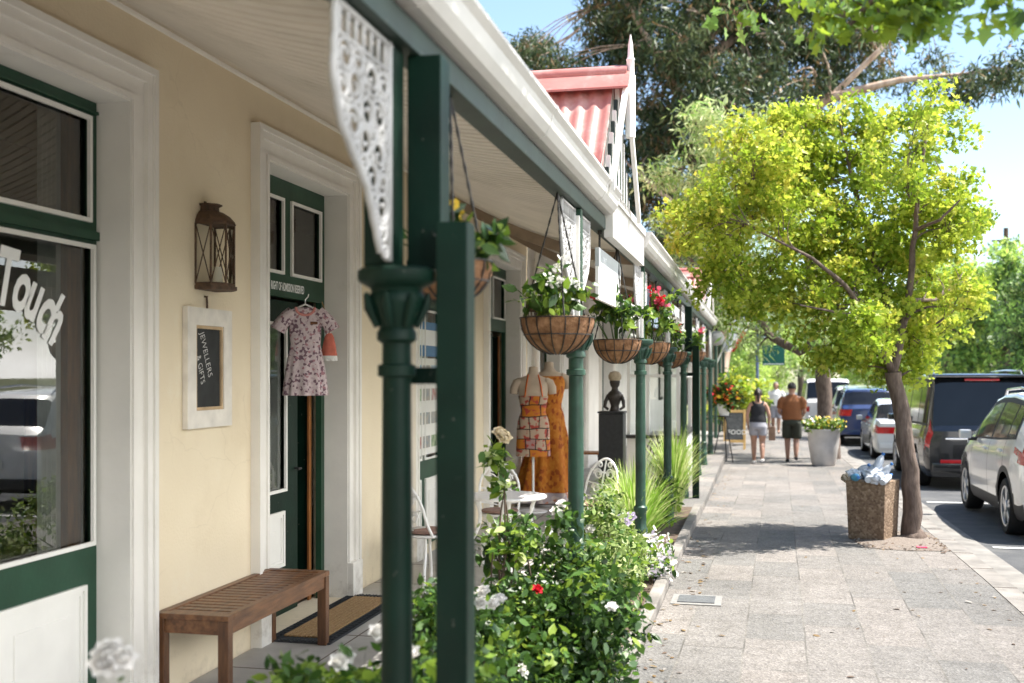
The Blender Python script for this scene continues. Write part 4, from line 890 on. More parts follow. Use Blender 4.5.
def patch_mat():
    m, tt, b = new_mat('patchwork_print'); N = tt.nodes; Lk = tt.links
    tc = N.new('ShaderNodeTexCoord'); sp = N.new('ShaderNodeSeparateXYZ'); cb = N.new('ShaderNodeCombineXYZ'); Lk.new(tc.outputs['Object'], sp.inputs[0]); Lk.new(sp.outputs['X'], cb.inputs[0]); Lk.new(sp.outputs['Z'], cb.inputs[1])
    br = N.new('ShaderNodeTexBrick'); br.inputs['Scale'].default_value = 1; br.inputs['Brick Width'].default_value = .21; br.inputs['Row Height'].default_value = .125; br.offset = .37; br.offset_frequency = 3; br.squash = .55; br.squash_frequency = 2
    br.inputs['Mortar Size'].default_value = .006; br.inputs['Color1'].default_value = (0, 0, 0, 1); br.inputs['Color2'].default_value = (1, 1, 1, 1); br.inputs['Mortar'].default_value = (.5, .5, .5, 1)
    dn = N.new('ShaderNodeTexNoise'); dn.inputs['Scale'].default_value = 3.2; Lk.new(cb.outputs[0], dn.inputs['Vector'])
    dv = N.new('ShaderNodeVectorMath'); dv.operation = 'MULTIPLY_ADD'; dv.inputs[1].default_value = (.10, .07, 0); Lk.new(dn.outputs['Color'], dv.inputs[0]); Lk.new(cb.outputs[0], dv.inputs[2]); Lk.new(dv.outputs[0], br.inputs['Vector'])
    r1 = N.new('ShaderNodeValToRGB'); r1.color_ramp.interpolation = 'CONSTANT'; e = r1.color_ramp.elements; e[0].color = (.44, .32, .23, 1); e[1].position = .4; e[1].color = (.52, .17, .012, 1); e.new(.62).color = (.38, .22, .20, 1); e.new(.8).color = (.47, .36, .26, 1)
    Lk.new(br.outputs['Color'], r1.inputs[0])
    nz = N.new('ShaderNodeTexNoise'); nz.inputs['Scale'].default_value = 16; nz.inputs['Detail'].default_value = 2; Lk.new(cb.outputs[0], nz.inputs['Vector'])
    r2 = N.new('ShaderNodeValToRGB'); e = r2.color_ramp.elements; e[0].position = .52; e[0].color = (0, 0, 0, 1); e[1].position = .6; e[1].color = (1, 1, 1, 1); Lk.new(nz.outputs['Fac'], r2.inputs[0])
    mx = N.new('ShaderNodeMix'); mx.data_type = 'RGBA'; Lk.new(r2.outputs[0], mx.inputs[0]); Lk.new(r1.outputs[0], mx.inputs[6]); mx.inputs[7].default_value = (.38, .05, .035, 1)
    m3 = N.new('ShaderNodeMix'); m3.data_type = 'RGBA'; Lk.new(br.outputs['Fac'], m3.inputs[0]); Lk.new(mx.outputs[2], m3.inputs[6]); m3.inputs[7].default_value = (.03, .016, .012, 1)
    Lk.new(m3.outputs[2], b.inputs['Base Color']); b.inputs['Roughness'].default_value = .8
    return m
t, pf = torso('mannequin', 'headless mannequin in a short patchwork print dress of cream, orange and red', -2.78, 13.6, .9, R(14))
t.scale = (1.1, 1.1, 1.1)
dress_on(t, pf, .64, 1.33, patch_mat(), hem=(.185, .13), amp=.03)
for s in (-1, 1):
    mb = MB(); mb.tube([(s * .10, -.13, 1.32), (s * .085, -.11, 1.44), (s * .06, -.03, 1.56), (s * .05, .03, 1.55)], .014, 6, sq=(1.6, .6)); mb.build('strap', M['petal_orange'], t, local=True)
t, pf = torso('mannequin', 'headless mannequin in a long orange patterned dress, behind the patchwork one', -2.72, 14.35, .9, R(20))
t.scale = (1.14, 1.14, 1.14)
org = print_mat('orange_diamond_cloth', [(0, (.46, .14, .010)), (.5, (.30, .065, .006)), (.62, (.52, .19, .018)), (.85, (.24, .045, .005))], 34, (1, 1, .7))
dress_on(t, pf, .16, 1.50, org, grow=1.08, hem=(.33, .20), amp=.13)
mb = MB(); P = []
for i in range(7):
    z = .16 - i * .02; P.append([(.35 * math.cos(k * math.pi / 30) * (1 + .12 * math.sin(9 * k * math.pi / 30)), .215 * math.sin(k * math.pi / 30) * (1 + .12 * math.sin(9 * k * math.pi / 30)), z) for k in range(61)])
mb.grid(P); mb.build('hem', print_mat('mauve_hem', [(0, (.45, .38, .42)), (.5, (.62, .52, .5)), (.8, (.5, .2, .12))], 22), t, smooth=True, local=True)

# pedestal and dark bust
t = thing('pedestal', 'tall black pedestal standing on the verandah by the glazed porch', 'pedestal', (-1.75, 13.4, .012))
mb = MB(); mb.bbox(-1.90, -1.60, 13.25, 13.55, .012, 1.27, c=.012); mb.build('shaft', M['darkiron'], t)
mb = MB(); mb.bbox(-1.912, -1.588, 13.235, 13.565, 1.272, 1.295, c=.006); mb.build('top', M['darkiron'], t)
t = thing('bust', 'dark bronze figure bust with a pale head wrap on the black pedestal', 'statue', (-1.72, 13.4, 1.296))
bx, by = -1.72, 13.4
brz = mat('dark_bronze', (.05, .042, .036), .5, .3, 12, .1, 40, .4)
mb = MB(); mb.lathe([(.0, 1.296), (.07, 1.296), (.06, 1.32), (.05, 1.36), (.075, 1.43), (.092, 1.48), (.082, 1.52), (.045, 1.55), (.038, 1.58), (.055, 1.61), (.065, 1.65), (.06, 1.69), (.03, 1.72), (0, 1.725)], bx, by, 20); mb.build('figure', brz, t, smooth=True, ang=70)
for s in (-1, 1):
    mb = MB(); mb.tube([(bx + s * .075, by, 1.49), (bx + s * .108, by - .03, 1.42), (bx + s * .115, by - .05, 1.35), (bx + s * .075, by - .07, 1.32)], [.027, .023, .019, .016], 10); mb.build('arm', brz, t, smooth=True)
mb = MB(); mb.lathe([(.058, 1.665), (.078, 1.69), (.082, 1.73), (.06, 1.77), (.02, 1.785), (0, 1.786)], bx, by, 16); mb.build('head_wrap', mat('straw_wrap', (.42, .34, .24), .9, .2, 30), t, smooth=True)
t = thing('iron_plant', 'spidery black wrought-iron plant ornament against the white porch wall', 'ornament', (-1.45, 16.3, 0.01))
mb = MB(); mb.lathe([(.10, .015), (.12, .03), (.03, .06), (.02, .3), (0, .3)], -1.45, 16.3, 12)
rr = random.Random(5)
for k in range(26):
    a = rr.uniform(0, 6.28); L_ = rr.uniform(.12, .3); z0 = rr.uniform(.28, .75); mb.tube([(-1.45, 16.3, z0), (-1.45 + L_ * .6 * math.cos(a), 16.3 + L_ * .3 * math.sin(a), z0 + .12), (-1.45 + L_ * math.cos(a), 16.3 + L_ * .4 * math.sin(a), z0 - .03)], [.014, .018, .006], 6)
mb.tube([(-1.45, 16.3, .05), (-1.46, 16.3, .8)], .012, 6); mb.build('stem', M['darkiron'], t)
t = thing('cafe_stool', 'small brown-seated stool with black splayed legs by the far doorway', 'stool', (-2.7, 17.9, .012))
mb = MB(); mb.bbox(-2.95, -2.5, 17.7, 18.1, .44, .475, c=.012); mb.build('seat', M['brownwood'], t)
for x, y in ((-2.9, 17.75), (-2.55, 17.75), (-2.9, 18.05), (-2.55, 18.05)):
    mb = MB(); mb.tube([(x, y, .44), (x + (x + 2.72) * .3, y + (y - 17.9) * .3, .012)], .014, 8); mb.build('leg', M['darkiron'], t)

# hanging shop signs under the beam
def hang_sign(label, y0, y1, z0, z1, m1, m2, cat='sign', x=XC):
    t = thing('hanging_sign', label, cat, (x, (y0 + y1) / 2, z0))
    mb = MB(); zz = z1 - (z1 - z0) * .36; mb.bbox(x - .012, x + .012, y0, y1, z0, zz - .001, c=.003); mb.build('lower_board', m1, t)
    mb = MB(); mb.bbox(x - .014, x + .014, y0, y1, zz, z1, c=.003); mb.build('upper_board', m2, t)
    for y in (y0 + .12, y1 - .12):
        mb = MB(); mb.tube([(x, y, z1), (x, y, 2.706)], .008, 6); mb.lathe([(.014, 2.68), (.014, 2.706)], x, y, 8); mb.build('chain', M['chain'], t)
    return t
gs = mat('grey_sign_paint', (.42, .45, .46), .5, .06); bs = mat('blue_grey_sign', (.24, .30, .40), .5, .1)
t = hang_sign('white sign with a grey lettered band hung from the beam under the red gable', 7.15, 8.3, 2.24, 2.58, M['white'], gs)
for nm, sx in (('lettering', 1),): text_mesh('I N T', .07, Matrix.Translation((XC + .0145, 7.35, 2.49)) @ Matrix(((0, 0, 1, 0), (1, 0, 0, 0), (0, 1, 0, 0), (0, 0, 0, 1))), M['letter'], 'lettering', t, .0006)
hang_sign('blue-grey sign hung from the beam of the second verandah above the pink flowers', 10.5, 11.5, 2.22, 2.56, bs, bs)
hang_sign('thin grey sign board hung high under the second verandah', 12.9, 14.6, 2.48, 2.6, gs, gs)

# drain cover in the paving
t = thing('meter_cover', 'dark rectangular cover set in a pale concrete frame in the pavement', 'drain cover', (-.47, 8.65, .004))
mb = MB(); a, b, c, d = -.66, -.28, 8.42, 8.80
mb.box(a, b, c, d, .002, .007); mb.build('frame', mat('pale_cement', (.21, .205, .195), .9, .15, 20), t)
mb = MB(); mb.bbox(a + .05, b - .05, c + .06, d - .06, .0075, .014, c=.003); mb.build('lid', mat('grey_iron_lid', (.10, .105, .11), .6, .2, 40, .3, 120), t)

# ------------------------------------------------------------------ litter bin
bx, by, bz = 1.20, 12.45, zg(12.45)
t = thing('litter_bin', 'square brown exposed-aggregate litter bin overflowing beside the leaning street tree', 'litter bin', (bx, by, bz), R(-27))
mb = MB()
def sq(h, z): return [(-h, -h, z), (h, -h, z), (h, h, z), (-h, h, z)]
h0, h1 = .195, .215
rows = [sq(h0 - .01, 0), sq(h0, .015), sq(h1, .60), sq(h1 + .002, .635), sq(h1 - .012, .645), sq(h1 - .055, .645), sq(h1 - .06, .40)]
vs = [p for r in rows for p in r]; fs = [(4 * i + k, 4 * i + (k + 1) % 4, 4 * i + 4 + (k + 1) % 4, 4 * i + 4 + k) for i in range(len(rows) - 1) for k in range(4)] + [(24, 25, 26, 27)]
mb.add(vs, fs); bn = mb.build('bin_body', M['aggregate'], t, local=True)
md = bn.modifiers.new('bev', 'BEVEL'); md.width = .02; md.segments = 3; md.limit_method = 'ANGLE'
plw = mat('clear_white_plastic', (.50, .54, .60), .25, .06, 9); plb = mat('blue_plastic', (.02, .14, .42), .3, .2, 6); pll = mat('light_blue_plastic', (.10, .38, .62), .3, .2, 6); plt = mat('tan_paper', (.34, .28, .21), .8, .2, 9)
rr = random.Random(12); kinds = [(plw, plb, 'empty plastic bottle lying on the heap in the brown litter bin'), (pll, plb, 'blue wrapped plastic bottle lying across the front of the litter bin heap')]
for k, (x, y, z, a, tl, s, kind) in enumerate([(-.13, -.18, .70, .2, .1, 1.1, 1), (.03, -.17, .70, 2.9, .1, 1.0, 0), (-.13, -.02, .78, .9, .6, 1.05, 0), (.05, .0, .86, 1.9, 1.1, 1.2, 0), (.15, -.06, .78, 1.2, .9, 1.0, 0), (.20, -.14, .70, 2.6, .3, 1.0, 0), (-.20, .08, .70, 1.7, .2, .9, 0), (.02, .16, .72, .3, .2, 1.0, 1)]):
    wp = Matrix.Rotation(R(-27), 4, 'Z') @ Vector((x, y, 0))
    t = thing('plastic_bottle', kinds[kind][2], 'bottle', (bx + wp.x, by + wp.y, bz + .66 + (z - .69) * .75), 0, 'empty plastic bottles heaped in the litter bin')
    t.rotation_euler = (R(90) - tl, 0, a)
    q = .92 * s
    mb = MB(); mb.lathe([(0, -.11 * q), (.035 * q, -.11 * q), (.042 * q, -.09 * q), (.042 * q, -.03 * q), (.039 * q, -.02 * q), (.042 * q, -.01 * q), (.042 * q, .05 * q), (.03 * q, .09 * q), (.014 * q, .115 * q), (.014 * q, .125 * q)], 0, 0, 14); b_ = mb.build('bottle_body', kinds[kind][0], t, smooth=True, local=True)
    mb = MB(); mb.lathe([(.017 * q, .118 * q), (.017 * q, .142 * q), (0, .142 * q)], 0, 0, 10); mb.build('cap', kinds[kind][1], t, local=True)
for k, (x, y, z, s, m_, lab, sh) in enumerate([(-.17, -.10, .73, .10, plw, 'crumpled white plastic bag on the left of the litter bin heap', 1), (.09, -.16, .71, .11, plw, 'crumpled white wrapper at the front of the litter bin heap', 2), (-.21, -.15, .69, .08, plt, 'crumpled tan paper bag at the left edge of the litter bin', 3), (.02, .02, .74, .15, plw, 'large crumpled white bag in the middle of the litter bin heap', 4)]):
    wp = Matrix.Rotation(R(-27), 4, 'Z') @ Vector((x, y, 0)); bm = bmesh.new(); bmesh.ops.create_icosphere(bm, subdivisions=3, radius=s); rr2 = random.Random(sh)
    for v in bm.verts: v.co *= 1 + rr2.uniform(-.22, .12); v.co.z *= .7
    mb = MB(); bm.verts.index_update(); mb.add([(v.co.x + bx + wp.x, v.co.y + by + wp.y, v.co.z + bz + .655 + (z - .69) * .75) for v in bm.verts], [[v.index for v in f.verts] for f in bm.faces]); bm.free()
    tag(mb.build('crumpled_bag', m_), lab, 'rubbish')
mb = MB(); mb.bbox(1.56, 1.66, 11.75, 11.83, .0, .012, c=.004); o = mb.build('torn_wrapper', M['petal_pink']); o.location.z = -.012; tag(o, 'torn pink wrapper lying in the tree pit in front of the litter bin', 'litter')

# planter with pansies
px_, py_, pz_ = 1.32, 23.9, zg(23.9)
t = thing('planter_pot', 'tall tapered white concrete planter with yellow flowers standing in front of a street tree', 'planter', (px_, py_, pz_))
mb = MB(); mb.lathe([(0, 0), (.22, 0), (.25, .06), (.31, .45), (.33, .72), (.345, .74), (.345, .77), (.31, .77), (.30, .68), (0, .68)], 0, 0, 28); mb.build('pot', mat('pale_concrete_pot', (.56, .53, .50), .75, .12, 5, .2, 40), t, smooth=True, local=True)
mb = MB(); C_, _ = cloud([(x * .16, y * .16, .85) for x in (-1.5, -.5, .5, 1.5) for y in (-1, 1)], [.2] * 8, 900, .7); leaves(mb, C_, .075, 'oval', (3, 3, 1)); 
leaves(mb, C_[rng.choice(len(C_), 160)] + np.array([0, 0, .05]), .06, 'petal', mi=rng.choice([3, 3, 4], 160)); mb.build('plants', [M['rose2'], M['rose3'], M['rose1'], M['petal_yellow'], M['petal_white']], t, local=True)

# A-board, stand with flower pots, flag, street signs
t = thing('pavement_board', 'chalk A-board in a pale timber frame standing on the pavement ahead of the walkers', 'sign board', (-.6, 29.3, zg(29.3)))
bo = mat('blond_timber', (.50, .32, .12), .6, .15, 6); z0 = zg(29.3); 
for s in (-1, 1):
    T = Matrix.Translation((-.62, 29.3, z0 + 1.05)) @ Matrix.Rotation(R(13 * s), 4, 'X') @ Matrix.Translation((0, 0, -1.05))
    mb = MB()
    for x in (-.28, .22): mb.bbox(x, x + .06, -.015, .015, 0, 1.05, c=.004, T=T)
    for z in (.18, .97): mb.bbox(-.219, .219, -.012, .012, z, z + .07, c=.004, T=T)
    f_ = mb.build('frame', bo, t)
    mb = MB(); mb.box(-.218, .218, -.008, .008, .251, .969, T=T); mb.build('board', mat('grey_chalkboard', (.07, .075, .08), .8, .4, 12), t)
text_mesh('FOOD', .17, Matrix.Translation((-.80, 29.06, z0 + .42)) @ Matrix.Rotation(R(77), 4, 'X'), M['chalk'], 'chalk_writing', t, .001)
t = thing('plant_stand', 'slender dark iron plant stand with splayed legs at the end of the verandah', 'plant stand', (-.75, 24.6, zg(24.6)))
z0 = zg(24.6); mb = MB()
for a in (200, 320, 80): mb.tube([(-.75 + .04 * math.cos(R(a)), 24.6 + .04 * math.sin(R(a)), z0 + 1.0), (-.75 + .26 * math.cos(R(a)), 24.6 + .26 * math.sin(R(a)), z0)], .014, 6)
mb.lathe([(.16, z0 + .99), (.16, z0 + 1.01), (0, z0 + 1.01)], -.75, 24.6, 16); mb.build('frame', M['darkiron'], t)
t = thing('flower_pot', 'white pot of red and orange flowers on the dark iron plant stand', 'flower pot', (-.75, 24.6, z0 + 1.012))
mb = MB(); mb.lathe([(0, z0 + 1.012), (.10, z0 + 1.012), (.15, z0 + 1.26), (.16, z0 + 1.27), (.13, z0 + 1.27), (0, z0 + 1.2)], -.75, 24.6, 18); mb.build('pot', M['white'], t, smooth=True)
mb = MB(); C_, _ = cloud([(-.88, 24.6, z0 + 1.42), (-.64, 24.5, z0 + 1.42), (-.75, 24.6, z0 + 1.58), (-1.0, 24.7, z0 + 1.5), (-.48, 24.6, z0 + 1.44), (-.65, 24.5, z0 + 1.3)], [.2, .2, .17, .16, .15, .16], 1500); leaves(mb, C_, .09, 'oval', (3, 4, 3))
fl = C_[rng.choice(len(C_), 230)]; leaves(mb, fl + np.array([.03, -.06, .02]), .062, 'petal', mi=rng.choice([3, 3, 4, 5], 230)); mb.build('plant', [M['rose1'], M['rose2'], M['rose3'], M['petal_orange'], M['petal_red'], M['petal_yellow']], t)
t = thing('flag', 'white, blue and red flag drooping from a slanted pole beyond the verandah', 'flag', (-1.0, 33, zg(33)))
mb = MB(); mb.tube([(-1.25, 33, 2.0), (-.35, 32.9, 4.1)], .025, 8); mb.build('flagpole', M['iron_white'], t)
mb = MB(); P = []
for i in range(17):
    q = i / 16; P.append([(-.42 - .62 * q + .42 * w * (1 - .2 * q) , 32.9 + .16 * math.sin(7 * w + 2 * q) * (.3 + q), 3.9 - 1.5 * q - .35 * w * (1 - q)) for w in [k / 14 for k in range(15)]])
mb.grid(P)
mb.m = [1 if (f // 14) < 6 and (f % 14) < 7 else (2 if (f % 14) > 9 and (f // 14) > 7 else 0) for f in range(len(mb.f))]
mb.build('flag_cloth', [M['white'], mat('flag_blue', (.05, .09, .32), .8), mat('flag_red', (.6, .06, .04), .8)], t, smooth=True)
gsn = mat('green_street_sign', (.008, .10, .075), .35, .1)
t = thing('street_sign', 'two green street name boards on a tall blue-grey pole behind the walkers', 'street sign', (-.05, 35, zg(35)))
z0 = zg(35); mb = MB(); mb.tube([(-.05, 35, z0), (-.05, 35, 3.45)], .05, 10); mb.build('pole', mat('blue_grey_pole', (.10, .15, .25), .4), t)
for dx, dz in ((.22, 2.85), (.35, 2.02)):
    mb = MB(); mb.bbox(-.25 + dx, .42 + dx, 34.91, 34.945, dz, dz + .62, c=.01); b_ = mb.build('name_board', gsn, t)
    mb = MB(); mb.box(-.22 + dx, .39 + dx, 34.90, 34.9095, dz + .03, dz + .05); mb.build('line', M['letter'], b_)
    if dx < .3: text_mesh('BOTHA', .17, facing_cam(-.16 + dx, 34.905, dz + .12), M['letter'], 'lettering', b_, .001, bold=.004)
# ------------------------------------------------------------------ vehicles
M['tyre'] = mat('tyre_rubber', (.018, .018, .019), .85, .2, 20, .2, 60)
M['alloy'] = mat('silver_alloy', (.55, .56, .58), .3, .05, 6, 0, 0, .85)
M['blackplastic'] = mat('black_trim_plastic', (.022, .022, .024), .6, .15, 20, .1, 90)
M['cargloss'] = mat('dark_car_glass', (.012, .014, .018), .06, .1, 3, spec=.35)
M['seam'] = mat('panel_gap', (.01, .01, .01), .9, .1)
M['redlamp'] = mat('red_lamp_lens', (.45, .012, .015), .12, .2, 8, coat=.6)
M['clearlamp'] = mat('clear_lamp_lens', (.6, .62, .64), .15, .1, 8)
M['chrome'] = mat('bright_trim', (.7, .7, .7), .15, .05, 4, 0, 0, .9)
M['plate'] = mat('number_plate_white', (.75, .75, .72), .5, .05)
def paint(name, c, rough=.25):
    m = mat(name, c, rough, .03, 2, 0, 0, 0, coat=.9); m.node_tree.nodes['Principled BSDF'].inputs['Coat Roughness'].default_value = .04
    return m
def smooth_interp(pts):
    xs = [p[0] for p in pts]; ys = [p[1] for p in pts]
    return lambda y: float(np.interp(y, xs, ys))
def car(label, x, yr, group, L, Wd, H, top, belt, axles, Rw, pm, clad=False, side=(), rear=None, front=None, roof=.70, lamp=None, rearglass=None, rails=False, seams=(), clear=.24, arch=.07, plate=(.55, .75), handles=(), mirror=None, bumper=0.0, name='parked_car', cat='car', z=None, tumble=1.0):
    zc = (zg(yr + L / 2) + ROAD) if z is None else z
    t = thing(name, label, cat, (x, yr, zc), 0, group)
    ftop = smooth_interp(top); fb = smooth_interp(belt)
    fw = smooth_interp([(0, .90), (.06, .945), (.2, .975), (.6, 1), (L - .9, 1), (L - .4, .95), (L - .12, .84), (L, .66)])
    Ra = Rw + arch; hw0 = Wd / 2
    ys = set(np.linspace(0, L, 46)) | {p[0] for p in top}
    for a in axles: ys |= {a + Ra * math.sin(q) * 1.0 for q in np.linspace(-1.57, 1.57, 15)} | {a - Ra - .001, a + Ra + .001}
    for s0, s1 in side: ys |= {s0, s1}
    for q in seams: ys |= {q - .006, q + .006}
    for q in (rear, front):
        if q: ys |= {q[0], q[1]}
    ys = sorted(y for y in ys if 0 <= y <= L); yy = [ys[0]]
    for y in ys[1:]:
        if y - yy[-1] > .0025: yy.append(y)
    ys = yy
    bul = smooth_interp([(0, .93), (.06, .965), (.25, .99), (.55, 1.0), (.75, .992), (.9, .965), (1, .93)])
    QS = [0, .08, .2, .33, .46, .58, .68, .76, .84, .92, 1]; QG = [.05, .14, .35, .6, .84, .95, 1.0]
    Hm = max(p[1] for p in top); NB = len(QS); NG = len(QG)
    def section(y):
        zt = ftop(y); b = min(fb(y), zt - .04); w = hw0 * fw(y); zb = clear
        for a in axles:
            if abs(y - a) < Ra: zb = max(zb, Rw + math.sqrt(max(0, Ra * Ra - (y - a) ** 2)))
        if bumper: zb = max(zb, clear + .10 * max(0, 1 - y / .25) , clear + .06 * max(0, 1 - (L - y) / .3))
        pts = []
        for q in QS: zz = zb + (b - zb) * q; pts.append((w * bul((zz - clear) / max(.1, b - clear)), zz))
        g = max(0, min(1, (zt - b) / (Hm - fb(L * .45)))); xr = w * (.93 * (1 - g) + roof * g)
        ze = zt - .05 * min(1, (zt - b) / .2)
        for q in QG: pts.append((w * .93 + (xr - w * .93) * (q ** 1.15), b + (ze - b) * q))
        pts += [(xr * .90, zt - .016 * min(1, (zt - b) / .2)), (xr * .6, zt - .004), (0, zt)]
        return pts, b, zt
    secs = [section(y) for y in ys]; NP = len(secs[0][0])
    groups = {}
    def put(nm, quad, mi=0):
        mb = groups.setdefault(nm, MB()); mb.add(quad, [(0, 1, 2, 3)], mi)
    for i in range(len(ys) - 1):
        ym = (ys[i] + ys[i + 1]) / 2; (A, bA, tA), (B, bB, tB) = secs[i], secs[i + 1]
        slope = abs(tB - tA) / (ys[i + 1] - ys[i])
        for r in range(NP - 1):
            zm = (A[r][1] + B[r][1] + A[r + 1][1] + B[r + 1][1]) / 4; xm = (A[r][0] + A[r + 1][0]) / 2
            nm, mi = 'body', 0
            if NB <= r < NB + NG - 3 and any(s0 <= ym <= s1 for s0, s1 in side) and (tA - bA) > .16: nm = 'side_window%d' % [k for k, (s0, s1) in enumerate(side) if s0 <= ym <= s1][0]
            elif r >= NB + 1 and rear and rear[0] <= ym <= rear[1] : nm = 'rear_window' if r >= NB + NG - 1 else nm
            elif r >= NB + 1 and front and front[0] <= ym <= front[1]: nm = 'windscreen' if r >= NB + NG - 1 else nm
            if nm == 'body':
                if any(abs(ym - q) < .007 for q in seams) and r > 1 and r < NB: mi = 1
                elif NB - 1 <= r < NB + NG - 2 and side and side[0][0] - .1 < ym < side[-1][1] + .1 and (tA - bA) > .16 : mi = 2
                if clad and r < NB and (zm < clear + .17 or any(math.hypot(ym - a, zm - Rw) < Ra + .075 for a in axles)): mi = 2
            if lamp and r < NB + 3 and lamp(xm, ym, zm): nm = 'tail_light'
            for s in (1, -1): put(nm, [(s * A[r][0], ys[i], A[r][1]), (s * B[r][0], ys[i + 1], B[r][1]), (s * B[r + 1][0], ys[i + 1], B[r + 1][1]), (s * A[r + 1][0], ys[i], A[r + 1][1])], mi)
    for e, yE in ((0, 0.0), (len(ys) - 1, L)):
        A = secs[e][0]; NX = 12
        for r in range(NP - 2):
            for k in range(NX):
                a, b_ = -1 + 2 * k / NX, -1 + 2 * (k + 1) / NX
                dy = lambda q: (-.05 if e == 0 else .10) * (1 - q * q)
                zm = (A[r][1] + A[r + 1][1]) / 2; xm = (a + b_) / 2 * A[r][0]; nm, mi = 'body', 0
                if e == 0:
                    if rearglass and rearglass[0] < zm < rearglass[1] and abs(a + b_) / 2 < .92: nm = 'rear_window'
                    elif lamp and lamp(abs(xm), 0, zm): nm = 'tail_light'
                    elif zm < clear + .22: mi = 2 if clad else mi
                else:
                    if .35 < zm < .62 and abs(xm) < hw0 * .5: mi = 2
                put(nm, [(a * A[r][0], yE + dy(a), A[r][1]), (b_ * A[r][0], yE + dy(b_), A[r][1]), (b_ * A[r + 1][0], yE + dy(b_), A[r + 1][1]), (a * A[r + 1][0], yE + dy(a), A[r + 1][1])], mi)
    mats = {'body': [pm, M['seam'], M['blackplastic']], 'tail_light': [M['redlamp']]}
    for nm, mb in groups.items():
        if nm.startswith('side_window') or nm == 'tail_light':
            for s in (1, -1):
                m2 = MB()
                for f in mb.f:
                    pts = [mb.v[k] for k in f]
                    if sum(p[0] for p in pts) * s > 0: m2.add([(p[0] + s * .003, p[1] - (.003 if nm == 'tail_light' else 0), p[2]) for p in pts], [(0, 1, 2, 3)])
                if m2.f: m2.build(nm.rstrip('0123456789'), mats.get(nm, [M['cargloss']]), t, smooth=True, local=True)
            continue
        o = mb.build(nm, mats.get(nm, [M['cargloss']]), t, local=True)
        bm = bmesh.new(); bm.from_mesh(o.data); bmesh.ops.remove_doubles(bm, verts=bm.verts, dist=.0005); bmesh.ops.recalc_face_normals(bm, faces=bm.faces); bm.to_mesh(o.data); bm.free()
        o.data.polygons.foreach_set('use_smooth', [True] * len(o.data.polygons)); o.data.set_sharp_from_angle(angle=R(38))
    mb = MB(); mb.box(-hw0 * .80, hw0 * .80, .2, L - .3, clear + .02, clear + .1)
    for a in axles: mb.box(-hw0 * .70, hw0 * .70, a - Ra, a + Ra, clear + .1, Rw + Ra + .02)
    mb.build('underside', M['seam'], t, local=True)
    for a in axles:
        for s in (-1, 1):
            cx = s * (hw0 - .125); T = Matrix.Translation((cx, a, Rw)) @ Matrix.Rotation(R(90) * s, 4, 'Y')
            mb = MB(); ri = Rw * .70; mb.lathe([(ri, -.10), (Rw * .9, -.115), (Rw * .98, -.09), (Rw, -.05), (Rw, .05), (Rw * .98, .09), (Rw * .9, .115), (ri, .10), (ri - .02, .02)], 0, 0, 36, T=T, caps=False); w_ = mb.build('wheel', M['tyre'], t, smooth=True, local=True)
            mb = MB(); mb.lathe([(0, .02), (ri, .02)], 0, 0, 30, T=T, caps=False, mi=1); mb.lathe([(ri - .022, .06), (ri - .02, .1), (ri + .003, .105), (ri + .003, .02)], 0, 0, 36, T=T, caps=False)
            for k in range(5):
                for d_ in (-.16, .16):
                    T2 = T @ Matrix.Rotation(k * 2 * math.pi / 5 + d_, 4, 'Z'); mb.bbox(.05, ri - .01, -.022, .022, .06, .095, c=.006, T=T2)
            mb.lathe([(.075, .05), (.07, .105), (.03, .115), (0, .115)], 0, 0, 16, T=T, caps=False)
            mb.build('rim', [M['alloy'], M['seam']], w_, smooth=True, local=True)
    for q, zz in handles:
        for s in (-1, 1): mb = MB(); mb.bbox(s * hw0 * .985 - .02, s * hw0 * .985 + .02, q, q + .17, zz, zz + .035, c=.012); mb.build('door_handle', pm, t, local=True)
    if mirror:
        for s in (-1, 1):
            mb = MB(); mb.bbox(min(s * (hw0 + .02), s * (hw0 + .17)), max(s * (hw0 + .02), s * (hw0 + .17)), mirror[0] - .06, mirror[0] + .08, mirror[1] + .01, mirror[1] + .13, c=.03); mb.bbox(min(s * (hw0 - .1), s * (hw0 + .05)), max(s * (hw0 - .1), s * (hw0 + .05)), mirror[0], mirror[0] + .05, mirror[1] - .02, mirror[1] + .03, c=.01, mi=1)
            mb.build('wing_mirror', [pm, M['blackplastic']], t, smooth=True, local=True)
    if rails:
        for s in (-1, 1):
            mb = MB(); xr = hw0 * roof * .93; y0, y1 = rails; mb.tube([(s * xr, y0, ftop(y0) - .02), (s * xr, y0 + .12, ftop(y0 + .12) + .045), (s * xr, (y0 + y1) / 2, ftop((y0 + y1) / 2) + .05), (s * xr, y1 - .12, ftop(y1 - .12) + .045), (s * xr, y1, ftop(y1) - .02)], .016, 8); mb.build('roof_rail', M['chrome'], t, smooth=True, local=True)
    if plate:
        mb = MB(); mb.bbox(-.26, .26, -.065, -.048, plate[0], plate[0] + .11, c=.004); mb.build('number_plate', M['plate'], t, local=True)
    mb = MB(); mb.bbox(-hw0 * .86, hw0 * .86, -.085, .04, clear + .10, clear + .24, c=.03); mb.build('bumper', M['blackplastic'] if clad else pm, t, smooth=True, local=True)
    return t
white_p = paint('pearl_white_paint', (.80, .79, .77)); black_p = paint('black_paint', (.008, .009, .011)); blue_p = paint('deep_blue_paint', (.008, .026, .10)); silver_p = paint('silver_paint', (.56, .57, .57)); grey_p = paint('grey_paint', (.2, .21, .22))
G = 'cars parked along the kerb'
